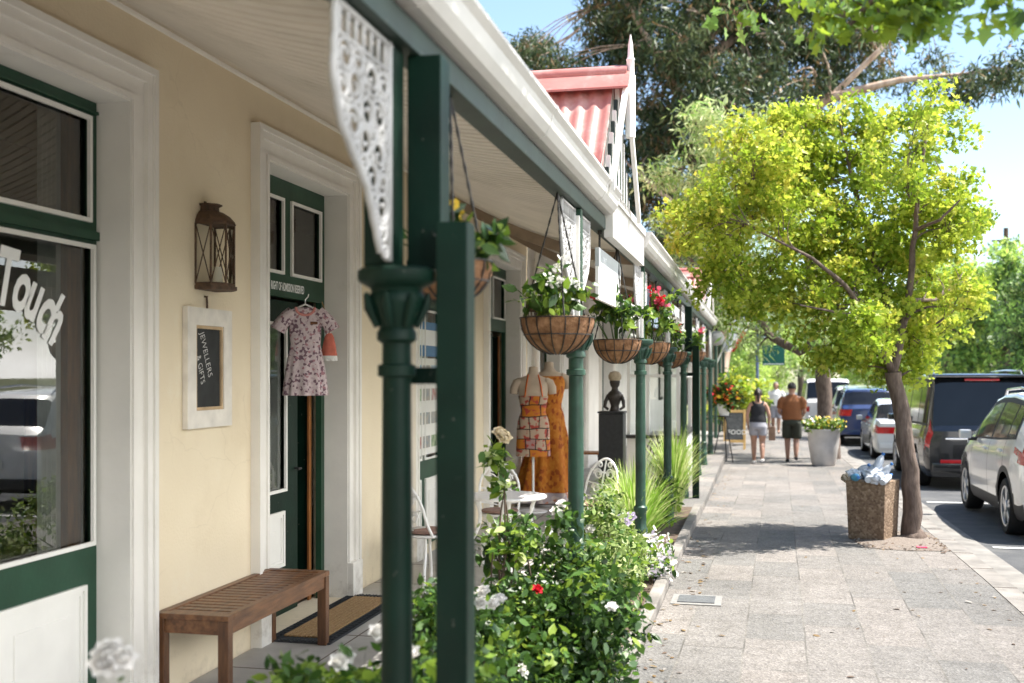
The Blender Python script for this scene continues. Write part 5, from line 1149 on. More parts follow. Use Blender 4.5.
def suv_spec(pm, **k):
    d = dict(L=4.45, Wd=1.83, H=1.72, top=[(0, 1.10), (.05, 1.15), (.14, 1.22), (.42, 1.58), (.50, 1.645), (.75, 1.68), (1.6, 1.72), (2.2, 1.70), (2.55, 1.64), (3.3, 1.17), (3.6, 1.09), (4.2, .96), (4.38, .80), (4.45, .72)],
        belt=[(0, 1.06), (.5, 1.17), (1.5, 1.11), (3.0, 1.05), (3.4, 1.0), (4.45, .72)], axles=(.90, 3.54), Rw=.345, pm=pm, clad=True, side=[(.62, .98), (1.04, 1.86), (1.95, 2.95)], rear=(.13, .43), front=(2.55, 3.3), roof=.68,
        lamp=lambda x, y, z: .90 < z < 1.07 and y < .46 and (y > .01 or x > .48) and z > .90 + .28 * max(0, y - .1), rails=(.55, 2.4), seams=(1.0, 1.91, 3.0), handles=((1.10, .98), (2.0, .95)), mirror=(2.86, 1.04), plate=(.62, .7), bumper=1)
    d.update(k); return d
car('white crossover with black wheel-arch trim at the right edge, ahead of the leaning tree', 3.79, 13.35, G, **suv_spec(white_p))
car('white crossover parked closest to the camera, behind the other white crossover, mostly out of frame', 3.85, 7.35, G, **suv_spec(white_p))
car('black passenger van with tall tinted rear window ahead of the white crossover', 3.72, 20.0, G, L=5.1, Wd=1.93, H=2.08, name='parked_van', cat='van', top=[(0, 1.06), (.03, 1.14), (.14, 1.88), (.22, 1.98), (.5, 2.03), (2.0, 2.04), (3.4, 2.01), (3.6, 1.94), (4.35, 1.18), (4.5, 1.12), (4.95, .95), (5.1, .75)],
    belt=[(0, .98), (.3, 1.12), (3.4, 1.08), (4.4, 1.02), (5.1, .75)], axles=(1.0, 4.2), Rw=.35, pm=black_p, side=[(.28, 1.15), (1.22, 2.35), (2.45, 3.75)], rear=(.032, .14), front=(3.6, 4.35), roof=.80,
    lamp=lambda x, y, z: .74 < z < 1.13 and y < .13 and (y > .003 or x > .80), rails=(.5, 3.2), seams=(1.18, 2.40, 3.4), handles=((2.2, .98), (2.6, .98)), mirror=(3.75, 1.08), plate=(.78, .9), clear=.26)
# bright strip, brake light and bonnet-like handle strip of the van tailgate
van = [o for o in COL.objects if o.name == 'parked_van'][0]
mb = MB(); mb.bbox(-.62, .62, -.075, -.05, .90, .93, c=.006); mb.build('tailgate_strip', M['chrome'], van, local=True)
mb = MB(); mb.bbox(-.28, .28, .10, .16, 1.905, 1.94, c=.008); mb.build('brake_light', M['redlamp'], van, local=True)
mb = MB(); mb.bbox(-.86, .86, .06, .30, 1.965, 2.01, c=.02); mb.build('roof_spoiler', black_p, van, local=True)
mb = MB(); mb.bbox(-.70, .70, -.098, -.07, .50, .56, c=.008); mb.build('reflector_strip', M['redlamp'], van, local=True)
car('silver saloon with a red tail light, between the black van and the blue crossover', 3.60, 28.0, G, L=4.4, Wd=1.76, H=1.48, top=[(0, .92), (.06, .98), (.45, 1.02), (1.1, 1.36), (1.5, 1.45), (2.2, 1.48), (2.6, 1.43), (3.3, 1.0), (3.9, .90), (4.3, .78), (4.4, .68)], belt=[(0, .9), (.5, .97), (2.0, .93), (3.4, .88), (4.4, .66)], axles=(.85, 3.45), Rw=.31, pm=silver_p,
    side=[(1.05, 1.75), (1.83, 2.9)], rear=(.45, 1.1), front=(2.6, 3.3), roof=.70, lamp=lambda x, y, z: .68 < z < .85 and y < .28 and (y > .004 or x > .45), seams=(.8, 1.79, 2.9), handles=((1.2, .8), (2.0, .8)), mirror=(2.8, .88), plate=(.72, .8), clear=.2)
car('deep blue crossover with red tail lights beyond the silver saloon', 3.16, 33.5, G, **suv_spec(blue_p, clad=False))
car('white minibus parked far down the street, just right of the walking man', 2.55, 43, G, L=4.9, Wd=1.85, H=1.95, name='parked_van', cat='van', top=[(0, 1.05), (.05, 1.15), (.2, 1.82), (.5, 1.93), (3.4, 1.93), (3.7, 1.85), (4.5, 1.1), (4.9, .75)], belt=[(0, 1.0), (.3, 1.1), (4.4, 1.0), (4.9, .73)], axles=(.95, 3.95), Rw=.34, pm=white_p, side=[(.4, 1.5), (1.6, 2.6), (2.7, 3.8)], rear=(.06, .2), front=(3.7, 4.5), roof=.82, lamp=lambda x, y, z: .7 < z < 1.05 and y < .1 and (y > .003 or x > .75), clear=.25)
car('silver hatchback behind the planter tree trunk, far along the kerb', 3.3, 38.6, G, **suv_spec(silver_p, clad=False, rails=False))
car('small white car facing away on the far side of the street', 8.1, 40, None, **suv_spec(white_p, clad=False, rails=False))
car('grey car parked at the opposite kerb in front of the white picket fence', 8.2, 16, None, **suv_spec(grey_p, clad=False, rails=False))

# ------------------------------------------------------------------ people
skinm = mat('tan_skin', (.36, .20, .135), .55, .08, 6); hair = mat('dark_brown_hair', (.02, .013, .01), .5, .3, 60, .4, 120, stretch=(3, 3, 1))
FAT = 1.32
def skinned(name, V, E, Rd, m, parent, sub=2, root=0):
    me = bpy.data.meshes.new(name); me.from_pydata(V, E, []); Rd = [(r * FAT if not hasattr(r, '__len__') else r) for r in Rd] if name != 'body' else [(r * (1.16 if (not hasattr(r, '__len__') and r > .03) else 1) if not hasattr(r, '__len__') else r) for r in Rd]; o = bpy.data.objects.new('tmp_body', me); COL.objects.link(o)
    sk = o.modifiers.new('s', 'SKIN'); sk.use_smooth_shade = True; sk.branch_smoothing = .6
    ld = me.skin_vertices[0].data
    for i, r in enumerate(Rd):
        ld[i].radius = (r, r) if not hasattr(r, '__len__') else r; ld[i].use_root = (i == root)
    s2 = o.modifiers.new('u', 'SUBSURF'); s2.levels = sub; s2.render_levels = sub
    dg = bpy.context.evaluated_depsgraph_get(); m2 = bpy.data.meshes.new_from_object(o.evaluated_get(dg)); bpy.data.objects.remove(o)
    m2.materials.clear(); m2.materials.append(m); m2.name = name
    q = bpy.data.objects.new(name, m2); COL.objects.link(q)
    if parent: q.parent = parent
    return q
class Skel:
    def __init__(s): s.V, s.E, s.R = [], [], []
    def add(s, p, r, par=None):
        s.V.append(tuple(p)); s.R.append(r); i = len(s.V) - 1
        if par is not None: s.E.append((par, i))
        return i
    def chain(s, pts, par):
        for p, r in pts: par = s.add(p, r, par)
        return par
def person(label, loc, rz, H, woman, top_m, low_m, hair_m, stride, arms, loose=1.0):
    """walks towards +Y; joints laid out for 1.75 m and scaled"""
    k = H / 1.75; t = thing('person', label, 'person', loc, rz)
    sw = .155 if woman else .185; hw = .095
    def S3(x, y, z): return (x * k, y * k, z * k)
    b = Skel(); pel = b.add(S3(0, 0, .96), .115 * k)
    sp = b.chain([(S3(0, .005, 1.10), .105 * k), (S3(0, .0, 1.24), .115 * k), (S3(0, -.005, 1.38), .105 * k)], pel)
    nk = b.chain([(S3(0, 0, 1.475), .058 * k), (S3(0, .01, 1.53), .052 * k)], sp)
    b.chain([(S3(0, .02, 1.60), .078 * k), (S3(0, .022, 1.66), .085 * k), (S3(0, .018, 1.715), .062 * k)], nk)
    legs = []
    for s, st in ((-1, stride), (1, -stride)):
        kn = (s * .095, st * .16 + (.05 if st < 0 else .03), .50); an = (s * .09, st * .30 - (.10 if st < 0 else 0), .09 + (.06 if st < 0 else 0))
        e = b.chain([(S3(s * hw, 0, .90), .098 * k), (S3(s * .095, st * .08, .70), .086 * k), (S3(*kn), .06 * k), (S3((kn[0] + an[0]) / 2, (kn[1] + an[1]) / 2 - .012, .36), .058 * k), (S3(*an), .036 * k), (S3(an[0], an[1] + .05, an[2] - .05), .036 * k), (S3(an[0] + s * .01, an[1] + .15, an[2] - .062), .028 * k)], pel)
        legs.append((kn, an))
    hands = []
    for s, (el, wr) in zip((-1, 1), arms):
        w = b.chain([(S3(s * sw, 0, 1.41), .056 * k), (S3(s * (sw + .05), -.005, 1.30), .049 * k), (S3(*el), .039 * k), (S3(*[(a + c) / 2 for a, c in zip(el, wr)]), .036 * k), (S3(*wr), .026 * k)], sp)
        d = Vector(wr) - Vector(el); d.normalize(); p = Vector(wr) + d * .06; pm_ = b.add(S3(*p), (.034 * k, .02 * k), w); hands.append(p)
        side = Vector((0, 1, 0)) - d * d.y; side.normalize()
        for f, ln in ((-.026, .065), (-.009, .08), (.009, .075), (.025, .058)):
            q = p + d * .035 + side * f; b.chain([(S3(*q), .0095 * k), (S3(*(q + d * ln * .6 + Vector((-s * .012, 0, 0)))), .0085 * k), (S3(*(q + d * ln * .85 + Vector((-s * .03, 0, 0)))), .007 * k)], pm_)
        q = Vector(wr) + d * .03 + side * .03; b.chain([(S3(*(q + d * .02 + side * .012)), .010 * k), (S3(*(q + d * .05 + side * .015)), .008 * k)], w)
    body = skinned('body', b.V, b.E, b.R, skinm, t)
    # face: nose, ears, eyes
    mb = MB(); mb.tube([S3(0, .10, 1.635), S3(0, .118, 1.605), S3(0, .102, 1.60)], [.008 * k, .014 * k, .01 * k], 8); mb.build('nose', skinm, t, smooth=True, local=True)
    for s in (-1, 1):
        mb = MB(); mb.lathe([(0, -.03), (.018, -.02), (.022, 0), (.018, .02), (0, .03)], 0, 0, 10, T=Matrix.Translation(S3(s * .086, .01, 1.625)) @ Matrix.Diagonal((.35 * k, k, k, 1))); mb.build('ear', skinm, t, smooth=True, local=True)
        mb = MB(); mb.lathe([(0, -.009), (.009, 0), (0, .009)], 0, 0, 10, T=Matrix.Translation(S3(s * .032, .098, 1.64)) @ Matrix.Scale(k, 4)); mb.build('eye', M['blackplastic'], t, local=True)
    # hair
    hb = MB(); P = []
    for i in range(9):
        ph = i / 8 * math.pi * (.62 if not woman else .66)
        P.append([S3(.094 * math.sin(ph) * math.cos(a), .012 + (.104 if math.sin(a) < 0 else .085) * math.sin(ph) * math.sin(a) - .004, 1.655 + .105 * math.cos(ph) * (1 if math.sin(a) < .3 or ph < 1.2 else .6)) for a in [j * math.pi / 10 for j in range(21)]])
    hb.grid(P); hb.build('hair', hair_m, t, smooth=True, local=True)
    if woman:
        mb = MB(); mb.tube([S3(0, -.09, 1.69), S3(0, -.125, 1.66), S3(0, -.125, 1.58), S3(.005, -.105, 1.50), S3(.01, -.10, 1.43)], [.03 * k, .038 * k, .035 * k, .028 * k, .01 * k], 10); mb.build('ponytail', hair_m, t, smooth=True, local=True)
    # clothes: lofted shells melted into one surface
    def garment(name, lofts, tubes, m):
        mb = MB()
        for sec in lofts:
            P = [[S3(cx + rx * math.cos(a), cy + ry * math.sin(a), z) for a in [j * math.pi / 12 for j in range(24)]] for cx, cy, z, rx, ry in sec]
            n0 = len(mb.v); mb.v += [p for r in P for p in r]
            for i in range(len(P) - 1):
                for j in range(24): mb.f.append((n0 + i * 24 + j, n0 + i * 24 + (j + 1) % 24, n0 + i * 24 + 24 + (j + 1) % 24, n0 + i * 24 + 24 + j)); mb.m.append(0)
            mb.f += [tuple(n0 + j for j in range(24))[::-1], tuple(n0 + (len(P) - 1) * 24 + j for j in range(24))]; mb.m += [0, 0]
        for pts, rs in tubes: mb.tube([S3(*p) for p in pts], [r * k for r in rs], 14)
        o = mb.build(name, m, t, local=True); md = o.modifiers.new('r', 'REMESH'); md.mode = 'VOXEL'; md.voxel_size = .014 * k; md.use_smooth_shade = True
        s_ = o.modifiers.new('sm', 'SMOOTH'); s_.iterations = 6; s_.factor = .5
        dg = bpy.context.evaluated_depsgraph_get(); me = bpy.data.meshes.new_from_object(o.evaluated_get(dg)); o.modifiers.clear(); o.data = me; me.name = name
    if woman:
        garment('vest_top', [[(0, 0, .97, .205, .155), (0, 0, 1.04, .195, .15), (0, 0, 1.14, .172, .128), (0, 0, 1.25, .176, .128), (0, 0, 1.34, .178, .12), (0, 0, 1.41, .16, .095)]], [([(s * .11, .04, 1.38), (s * .115, .0, 1.455), (s * .10, -.05, 1.40)], [.04, .036, .04]) for s in (-1, 1)], top_m)
        garment('shorts', [[(0, 0, 1.03, .18, .135), (0, 0, .95, .20, .155), (0, -.01, .87, .208, .165), (0, -.01, .81, .195, .15)]] + [[(s * .102, -.005, .88, .108, .135), (s * .103, kn[1] * .3, .75, .106, .125), (s * .104, kn[1] * .45, .66, .104, .12)] for (kn, an), s in zip(legs, (-1, 1))], [], low_m)
    else:
        garment('shirt', [[(0, 0, .93, .222, .15), (0, 0, 1.05, .215, .148), (0, 0, 1.2, .215, .145), (0, 0, 1.33, .22, .135), (0, 0, 1.41, .20, .10), (0, 0, 1.455, .13, .085), (0, 0, 1.49, .085, .075)]], [([(s * .16, 0, 1.41), (s * (sw + .045), -.005, 1.33), tuple(a_ * .8 + c_ * .2 for a_, c_ in zip(el, (s * sw, 0, 1.41)))], [.08, .085, .078]) for s, (el, wr) in zip((-1, 1), arms)], top_m)
        garment('shorts', [[(0, 0, 1.0, .19, .14), (0, 0, .86, .20, .15), (0, 0, .81, .19, .14)]] + [[(s * .102, 0, .88, .108, .135), (s * .103, kn[1] * .5, .70, .11, .128), (s * .105, kn[1], .52, .108, .12)] for (kn, an), s in zip(legs, (-1, 1))], [], low_m)
    for (kn, an), s in zip(legs, (-1, 1)):
        mb = MB(); ax, ay, az = an; mb.tube([S3(ax, ay - .055, az - .055), S3(ax, ay, az - .05), S3(ax + s * .008, ay + .09, az - .062), S3(ax + s * .01, ay + .19, az - .07)], [.038 * k, .046 * k, .046 * k, .03 * k], 12, sq=(1, .75)); mb.build('shoe', M['white'] if woman else M['blackplastic'], t, smooth=True, local=True)
    return t, hands, k
black_c = mat('black_jersey', (.012, .013, .016), .85, .2, 14, .2, 40); pale_d = mat('pale_grey_denim', (.30, .30, .33), .85, .08, 14, .2, 60); rust_c = mat('rust_orange_linen', (.20, .072, .022), .85, .15, 8, .3, 30); olive = mat('dark_olive_cotton', (.028, .032, .02), .85, .2, 10, .2, 40)
wl = (-.02, 24.1, zg(24.1)); ml = (.70, 24.8, zg(24.8))
person('woman walking away in a black sleeveless top and pale shorts, hair tied back', wl, R(2), 1.60, True, black_c, pale_d, hair, .35, [((-.25, -.04, 1.14), (-.23, .02, .90)), ((.25, -.03, 1.14), (.25, .10, .93))])
person('man walking away in a rust orange shirt and dark olive shorts', ml, R(-3), 1.74, False, rust_c, olive, mat('black_hair', (.008, .007, .007), .55, .3, 60, .5, 120), .18, [((-.27, .0, 1.12), (-.23, .18, 1.04)), ((.27, .0, 1.12), (.25, .19, 1.05))], loose=1.3)
t = thing('handbag', 'tan brown shoulder bag held at the side of the woman in black', 'bag', (.26, 24.1, zg(24.1) + .5)); bz = zg(24.1)
mb = MB(); mb.bbox(.20, .34, 24.06, 24.2, bz + .50, bz + .80, c=.03); mb.build('bag_body', mat('tan_leather', (.22, .13, .08), .5, .2, 10), t, smooth=True)
mb = MB(); mb.tube([(.23, 24.13, bz + .79), (.25, 24.15, bz + .88), (.31, 24.14, bz + .79)], .010, 6); mb.build('handle', M['darkiron'], t)
person('distant pedestrian in a white shirt walking beyond the couple', (.55, 38, zg(38)), R(180), 1.72, False, M['white'], pale_d, mat('grey_hair', (.2, .18, .16), .7), .25, [((-.25, 0, 1.12), (-.24, .08, .88)), ((.25, 0, 1.12), (.24, .03, .87))])

# ------------------------------------------------------------------ far side of the street
t = thing('picket_fence', 'white picket fence along the opposite pavement', 'fence', (12.3, 14, -.1))
mb = MB()
for k in range(230):
    y = -8 + k * .16; z = zg(y); mb.prism([(y, z), (y + .08, z), (y + .08, z + 1.0), (y + .04, z + 1.08), (y, z + 1.0)], 12.3, 12.325, axis='x')
mb.build('pickets', M['white'], t)
mb = MB()
for z in (.3, .8): mb.box(12.326, 12.36, -8, 29, z - .1, z - .02)
mb.build('rail', M['white'], t)
t = thing('white_house', 'low white house with a grey roof behind the picket fence across the street', 'building', (19, 8, -.4))
mb = MB(); mb.box(16, 23, -6, 22, -.6, 3.2); mb.build('wall', M['whitewall'], t)
mb = MB(); mb.prism([(15.4, 3.15), (19.5, 5.4), (23.6, 3.15), (23.6, 3.05), (19.5, 5.3), (15.4, 3.05)], -6.5, 22.5); mb.build('roof', mat('grey_roof', (.2, .2, .2), .7, .2, 3), t)
for y in (-3, 2, 7, 12, 17):
    mb = MB(); mb.bbox(15.96, 16.0, y, y + 1.4, .8, 2.4, c=.004); w_ = mb.build('window', M['green'], t); mb = MB(); mb.box(15.945, 15.955, y + .1, y + 1.3, .9, 2.3); mb.build('pane', M['cargloss'], w_)
# ------------------------------------------------------------------ trees and plants
def bez(a, b, c, n=8):
    return [a * (1 - q) ** 2 + b * 2 * q * (1 - q) + c * q * q for q in [i / n for i in range(n + 1)]]
def tree(name, label, base, trunk, limbs, blobs, nclump, cr, nleaf, size, shape, leafm, weights, bark, group=None, up=.3, droop=.3, flat=.75, seed=1, local=False, twig=.012, gap=.25):
    """trunk/limbs: lists of [(point, radius)...]; blobs: [(centre, radius)] the crown is gathered in"""
    rr = random.Random(seed); t = thing(name, label, 'tree', base if not local else (0, 0, 0), 0, group)
    wood = MB(); nodes = []
    for li, ch in enumerate([trunk] + limbs):
        pts = [Vector(p) for p, _ in ch]; rs = [r for _, r in ch]; pp, rp = [], []
        for i in range(len(pts) - 1):
            for q in (0, .25, .5, .75):
                j = Vector((rr.uniform(-1, 1), rr.uniform(-1, 1), 0)) * rs[i] * (.22 if i or q else 0)
                pp.append(pts[i].lerp(pts[i + 1], q) + j); rp.append((rs[i] + (rs[i + 1] - rs[i]) * q) * rr.uniform(.94, 1.07))
        pp.append(pts[-1]); rp.append(rs[-1]); wood.tube(pp, rp, 10 if li == 0 else 7)
        k0 = 2 if (li or not limbs) else len(pp) * 2 // 3
        nodes += [(pp[i], rp[i], (pp[min(i + 1, len(pp) - 1)] - pp[max(0, i - 1)]).normalized()) for i in range(k0, len(pp))]
    w = np.array([max(b[1], .22 if local or nleaf != 15000 else .15) ** 2 for b in blobs]); w = w / w.sum(); C = []; CR = []
    for k in range(nclump):
        c, r = blobs[rng.choice(len(blobs), p=w)]; d = Vector(rng.normal(size=3)); d.normalize(); q = rng.random() ** .4
        p = Vector(c) + Vector((d.x, d.y, d.z * .85)) * r * q; C.append(p); CR.append(cr * rng.uniform(.6, 1.35))
    for p in C:
        def cost(n):
            v = p - n[0]; l = v.length + 1e-6; return l * (1.55 - .75 * v.dot(n[2]) / l)
        nd, r, dr_ = min(nodes, key=cost); mid = nd + dr_ * (p - nd).length * .5 + Vector((rr.uniform(-.2, .2), rr.uniform(-.2, .2), rr.uniform(-.05, .35))) * cr
        nodes.append(((nd + p) / 2, r * .5, (p - nd).normalized())) if rr.random() < .5 else None
        wood.tube(bez(nd, mid, p, 5), [max(twig, min(r * .5, twig * 3)) * q for q in (1, .85, .7, .55, .42, .3)], 5)
    wood.build('trunk', bark, t, smooth=True, ang=70)
    P, k = cloud(C, CR, nleaf, flat, .55)
    tone = rng.integers(0, len(weights), nclump); ww = np.array(weights, float); ww /= ww.sum(); ct = rng.choice(len(ww), nclump, p=ww)
    mi = np.where(rng.random(nleaf) < .55, ct[k], rng.choice(len(ww), nleaf, p=ww))
    cm = MB(); leaves(cm, P, size, shape, mi=mi, up=up, droop=droop); cm.build('crown', leafm, t)
    return t
def pxp(u, v, Y): return P2(u, v, Y=Y)
def pblobs(L, Y, dy, d): return [(pxp(u, v, Y + rng.uniform(-dy, dy)), r * d / F_PX) for u, v, r in L]
# young plane-like tree by the litter bin
Yt = 12.55
tb = Vector((1.60, Yt, zg(Yt)))
q = lambda u, v, dy=0: pxp(u, v, Yt + dy)
fork = q(893, 372)
tree('street_tree', 'young street tree with a bright yellow-green crown and leaning trunk beside the litter bin', tb,
  [(tb + Vector((.02, 0, -.05)), .15), (tb + Vector((.01, 0, .12)), .105), (q(909, 470), .09), (q(900, 410), .086), (fork, .09)],
  [[(fork, .045), (q(868, 318, -0.2), .036), (q(845, 285, -0.5), .026), (q(812, 258, -0.7), .018), (q(760, 232, -0.6), .010)],
   [(fork, 0.054), (q(886, 300, 0.2), 0.041), (q(868, 240, 0.4), 0.031), (q(850, 170, 0.5), 0.019), (q(838, 115, 0.5), 0.008)],
   [(fork, 0.051), (q(908, 300, 0.0), 0.039), (q(915, 230, -0.3), 0.029), (q(922, 160, -0.4), 0.018), (q(932, 100, -0.4), 0.008)],
   [(q(886, 300, 0.2), 0.034), (q(850, 255, 0.8), 0.024), (q(805, 200, 1.0), 0.016), (q(770, 150, 0.9), 0.008)],
   [(q(868, 318, -0.2), .024), (q(835, 312, -0.7), .014), (q(800, 305, -0.9), .008)],
   [(q(915, 230, -0.3), 0.024), (q(940, 220, -0.7), 0.015), (q(960, 200, -0.8), 0.008)],
   [(q(908, 300), 0.027), (q(935, 300, 0.5), 0.017), (q(955, 285, 0.7), 0.008)]],
  pblobs([(755, 150, 45), (790, 130, 40), (835, 135, 50), (880, 150, 45), (925, 125, 42), (700, 225, 38), (735, 205, 45), (775, 225, 55), (830, 215, 60), (880, 225, 60), (930, 205, 48), (955, 230, 35), (820, 300, 52), (870, 320, 50), (915, 310, 52), (945, 285, 40), (725, 275, 38), (685, 232, 26), (770, 290, 40), (935, 110, 30), (850, 355, 32), (905, 355, 36), (745, 300, 28), (960, 300, 26), (865, 265, 46), (805, 255, 42), (895, 175, 38), (918, 255, 40), (800, 180, 40), (885, 330, 34)], Yt, .95, 12.2),
  560, .20, 52000, .050, 'maple', [M['yel1'], M['yel2'], M['yel3']], (4, 5, 1.1), M['bark'], up=.25, droop=.25, seed=4, twig=.008)
# tree behind the planter, feathery grey-green crown leaning over the pavement
Yo = 26.3; q = lambda u, v, dy=0: pxp(u, v, Yo + dy); ob = Vector((1.62, Yo, zg(Yo)))
tree('pepper_tree', 'feathery grey-green tree with a dark trunk growing behind the white planter', ob,
  [(ob + Vector((0, 0, -.05)), .24), (q(826, 420), .18), (q(824, 370), .17), (q(822, 335), .17)],
  [[(q(822, 335), .13), (q(800, 352), .10), (q(772, 338), .085), (q(752, 305), .07), (q(735, 250), .05), (q(725, 180), .025)],
   [(q(822, 335), .12), (q(815, 290), .09), (q(800, 240), .07), (q(785, 190, .8), .04), (q(770, 150, .8), .02)],
   [(q(822, 335), .11), (q(838, 300, .5), .07), (q(845, 260, .8), .04)],
   [(q(752, 305), .05), (q(725, 295, -.6), .035), (q(700, 270, -.8), .02)]],
  pblobs([(720, 160, 42), (750, 150, 45), (690, 190, 32), (720, 215, 45), (690, 245, 28), (760, 220, 50), (800, 230, 45), (740, 275, 42), (700, 300, 22), (770, 300, 42), (810, 290, 40), (845, 280, 35), (725, 320, 26), (760, 335, 25), (830, 330, 25), (700, 330, 14), (850, 330, 22), (720, 125, 26), (672, 172, 26), (662, 212, 20), (684, 140, 22), (700, 118, 20), (668, 245, 16)], Yo, 1.4, 26),
  260, .50, 20000, .17, 'thin', [M['oli1'], M['oli2'], M['far2']], (3, 3, 2), M['bark'], up=.2, droop=.5, seed=8, twig=.016)
# big gum tree beyond the roofs
Yg = 40; q = lambda u, v, dy=0: pxp(u, v, Yg + dy); gb = q(712, 388); gb.z = -.4
tree('gum_tree', 'huge old gum tree with pale limbs and dark grey-green foliage towering over the red gable', gb,
  [(gb, .75), (q(708, 250), .55), (q(704, 160), .48), (q(700, 110), .42), (q(706, 50), .30), (q(715, -20), .18)],
  [[(q(704, 170), 0.251), (q(650, 120, 2), 0.184), (q(600, 85, 3), 0.117), (q(545, 70, 3), 0.050)],
   [(q(706, 190), 0.285), (q(760, 140, -2), 0.217), (q(830, 98, -3), 0.167), (q(900, 80, -3), 0.100), (q(985, 72, -3), 0.034)],
   [(q(702, 120), 0.251), (q(770, 60, 1), 0.167), (q(850, 40, 1), 0.117), (q(935, 25, 2), 0.050)],
   [(q(830, 98, -3), 0.117), (q(880, 50, -3), 0.084), (q(915, 0, -2), 0.042)],
   [(q(703, 140), 0.209), (q(660, 60, -2), 0.134), (q(625, 0, -2), 0.068)],
   [(q(706, 60), 0.184), (q(770, 10, 3), 0.117), (q(840, -30, 3), 0.050)],
   [(q(708, 240), 0.167), (q(670, 200, -2), 0.100), (q(640, 175, -2), 0.050)]],
  pblobs([(545, 60, 30), (525, 50, 22), (575, 75, 32), (605, 45, 45), (640, 20, 45), (650, 90, 50), (680, 140, 45), (635, 150, 35), (690, 50, 60), (735, 100, 50), (745, 30, 65), (790, 70, 50), (820, 20, 55), (850, 65, 34), (880, 10, 30), (905, 85, 20), (960, 88, 18), (985, 80, 20), (1000, 72, 18), (935, 62, 10), (650, 195, 38), (690, 225, 45), (740, 160, 45), (640, -25, 60), (720, -45, 80), (800, -45, 75), (870, -50, 40), (665, 250, 30), (720, 280, 40), (600, 110, 22), (790, 130, 32)], Yg, 4.0, 40),
  760, .80, 120000, .25, 'thin', [M['gum1'], M['gum2'], M['gum3']], (6, 3, .9), M['gumbark'], up=.1, droop=.7, seed=15, twig=.035)
# tree outside the right edge whose leafy branches hang into the top of the picture
nb = Vector((3.1, 6.2, 0)); nb = Vector((1.55, 4.6, 0)); h = Vector
q = lambda u, v, Y: pxp(u, v, Y)
tree('overhanging_tree', 'near street tree whose large-leaved green branches hang in at the top right corner', nb,
  [(nb + h((0, 0, -.05)), .17), (nb + h((.03, .02, 1.5)), .12), (nb + h((.2, .2, 2.8)), .11), (nb + h((.3, .6, 3.9)), .10)],
  [[(nb + h((.3, .6, 3.9)), .07), (q(960, -70, 4.35), 0.031), (q(890, -20, 4.56), 0.019), (q(850, 25, 4.65), 0.009)],
   [(nb + h((.3, .6, 3.9)), .06), (q(1010, -60, 4.38), 0.019), (q(990, 5, 4.44), 0.007)],
   [(q(960, -70, 4.35), 0.025), (q(840, -70, 4.90), 0.015), (q(745, -18, 5.05), 0.006)],
   [(nb + h((.3, .6, 3.9)), .07), (nb + h((-.3, -.6, 5)), .05), (nb + h((-.9, -1.2, 5.8)), .03)]],
  [(q(840, 8, 4.62), 0.087), (q(780, 2, 4.96), 0.056), (q(815, 0, 4.74), 0.074), (q(960, 0, 4.47), 0.074), (q(920, 8, 4.50), 0.062), (q(885, 0, 4.59), 0.105), (q(880, 22, 4.56), 0.062), (q(745, -10, 5.05), 0.062), (q(740, 8, 5.05), 0.043), (q(1000, 0, 4.44), 0.099), (q(1008, 20, 4.44), 0.056), (q(930, -40, 4.50), 0.186), (q(800, -45, 4.90), 0.186), (h((.7, 3.3, 5.9)), 1.2), (h((1.5, 3.7, 6.2)), 1.1), (h((.9, 2.4, 6.0)), 1.1), (h((.5, 4.3, 5.7)), .7), (h((1.7, 2.0, 5.6)), 1.1)],
  440, .14, 15000, .056, 'maple', [M['far1'], M['far2'], M['yel1']], (1.5, 4, 5), M['bark'], up=.2, droop=.6, seed=21, twig=.006)

# far trees: a few crowns, each copied to the places the photograph shows them
def far_tree(name, label, blobs, n, size, ms, w, shape='diamond', hgt=3.0, seed=3):
    z = lambda p, r: (Vector(p), r)
    return tree(name, label, (0, 0, 0), [(Vector((0, 0, -.3)), .28), (Vector((.1, 0, hgt * .6)), .22), (Vector((0, .1, hgt)), .18)], [[(Vector((0, .1, hgt)), .14), (Vector(b[0]) * .6 + Vector((0, 0, hgt * .4)), .10), (Vector(b[0]), .04)] for b in blobs[:5]],
        blobs, 150, .62, int(n * 2.3), size * .62, shape, ms, w, M['bark'], group='trees lining the far street', up=.25, droop=.3, seed=seed, local=True, twig=.03)
f1 = far_tree('broadleaf_tree', '', [((0, 0, 5.2), 2.4), ((1.9, .5, 4.3), 1.7), ((-1.9, -.3, 4.4), 1.7), ((.6, -.8, 6.8), 1.6), ((-.8, .8, 6.4), 1.5), ((1.2, -1, 3.2), 1.3), ((-1.4, .4, 3.0), 1.3)], 6000, .33, [M['far1'], M['far2'], M['far3']], (2, 4, 3))
f2 = far_tree('evergreen_tree', '', [((0, 0, 4.6), 2.4), ((1.3, .2, 3.2), 2.0), ((-1.5, 0, 3.2), 2.0), ((.2, .3, 6.8), 1.8), ((.1, 0, 8.4), 1.2), ((0, 0, 2.0), 2.1)], 6500, .33, [M['far1'], M['far2'], M['oli1']], (5, 3, 1), seed=5)
f3 = far_tree('bushy_tree', '', [((0, 0, 3.4), 2.2), ((1.9, 0, 2.6), 1.7), ((-1.9, .3, 2.7), 1.7), ((.5, .4, 4.8), 1.6), ((-.9, -.5, 4.3), 1.4), ((0, .4, 1.4), 1.9)], 5200, .30, [M['far2'], M['far3'], M['oli2']], (3, 4, 2), hgt=2.0, seed=6)
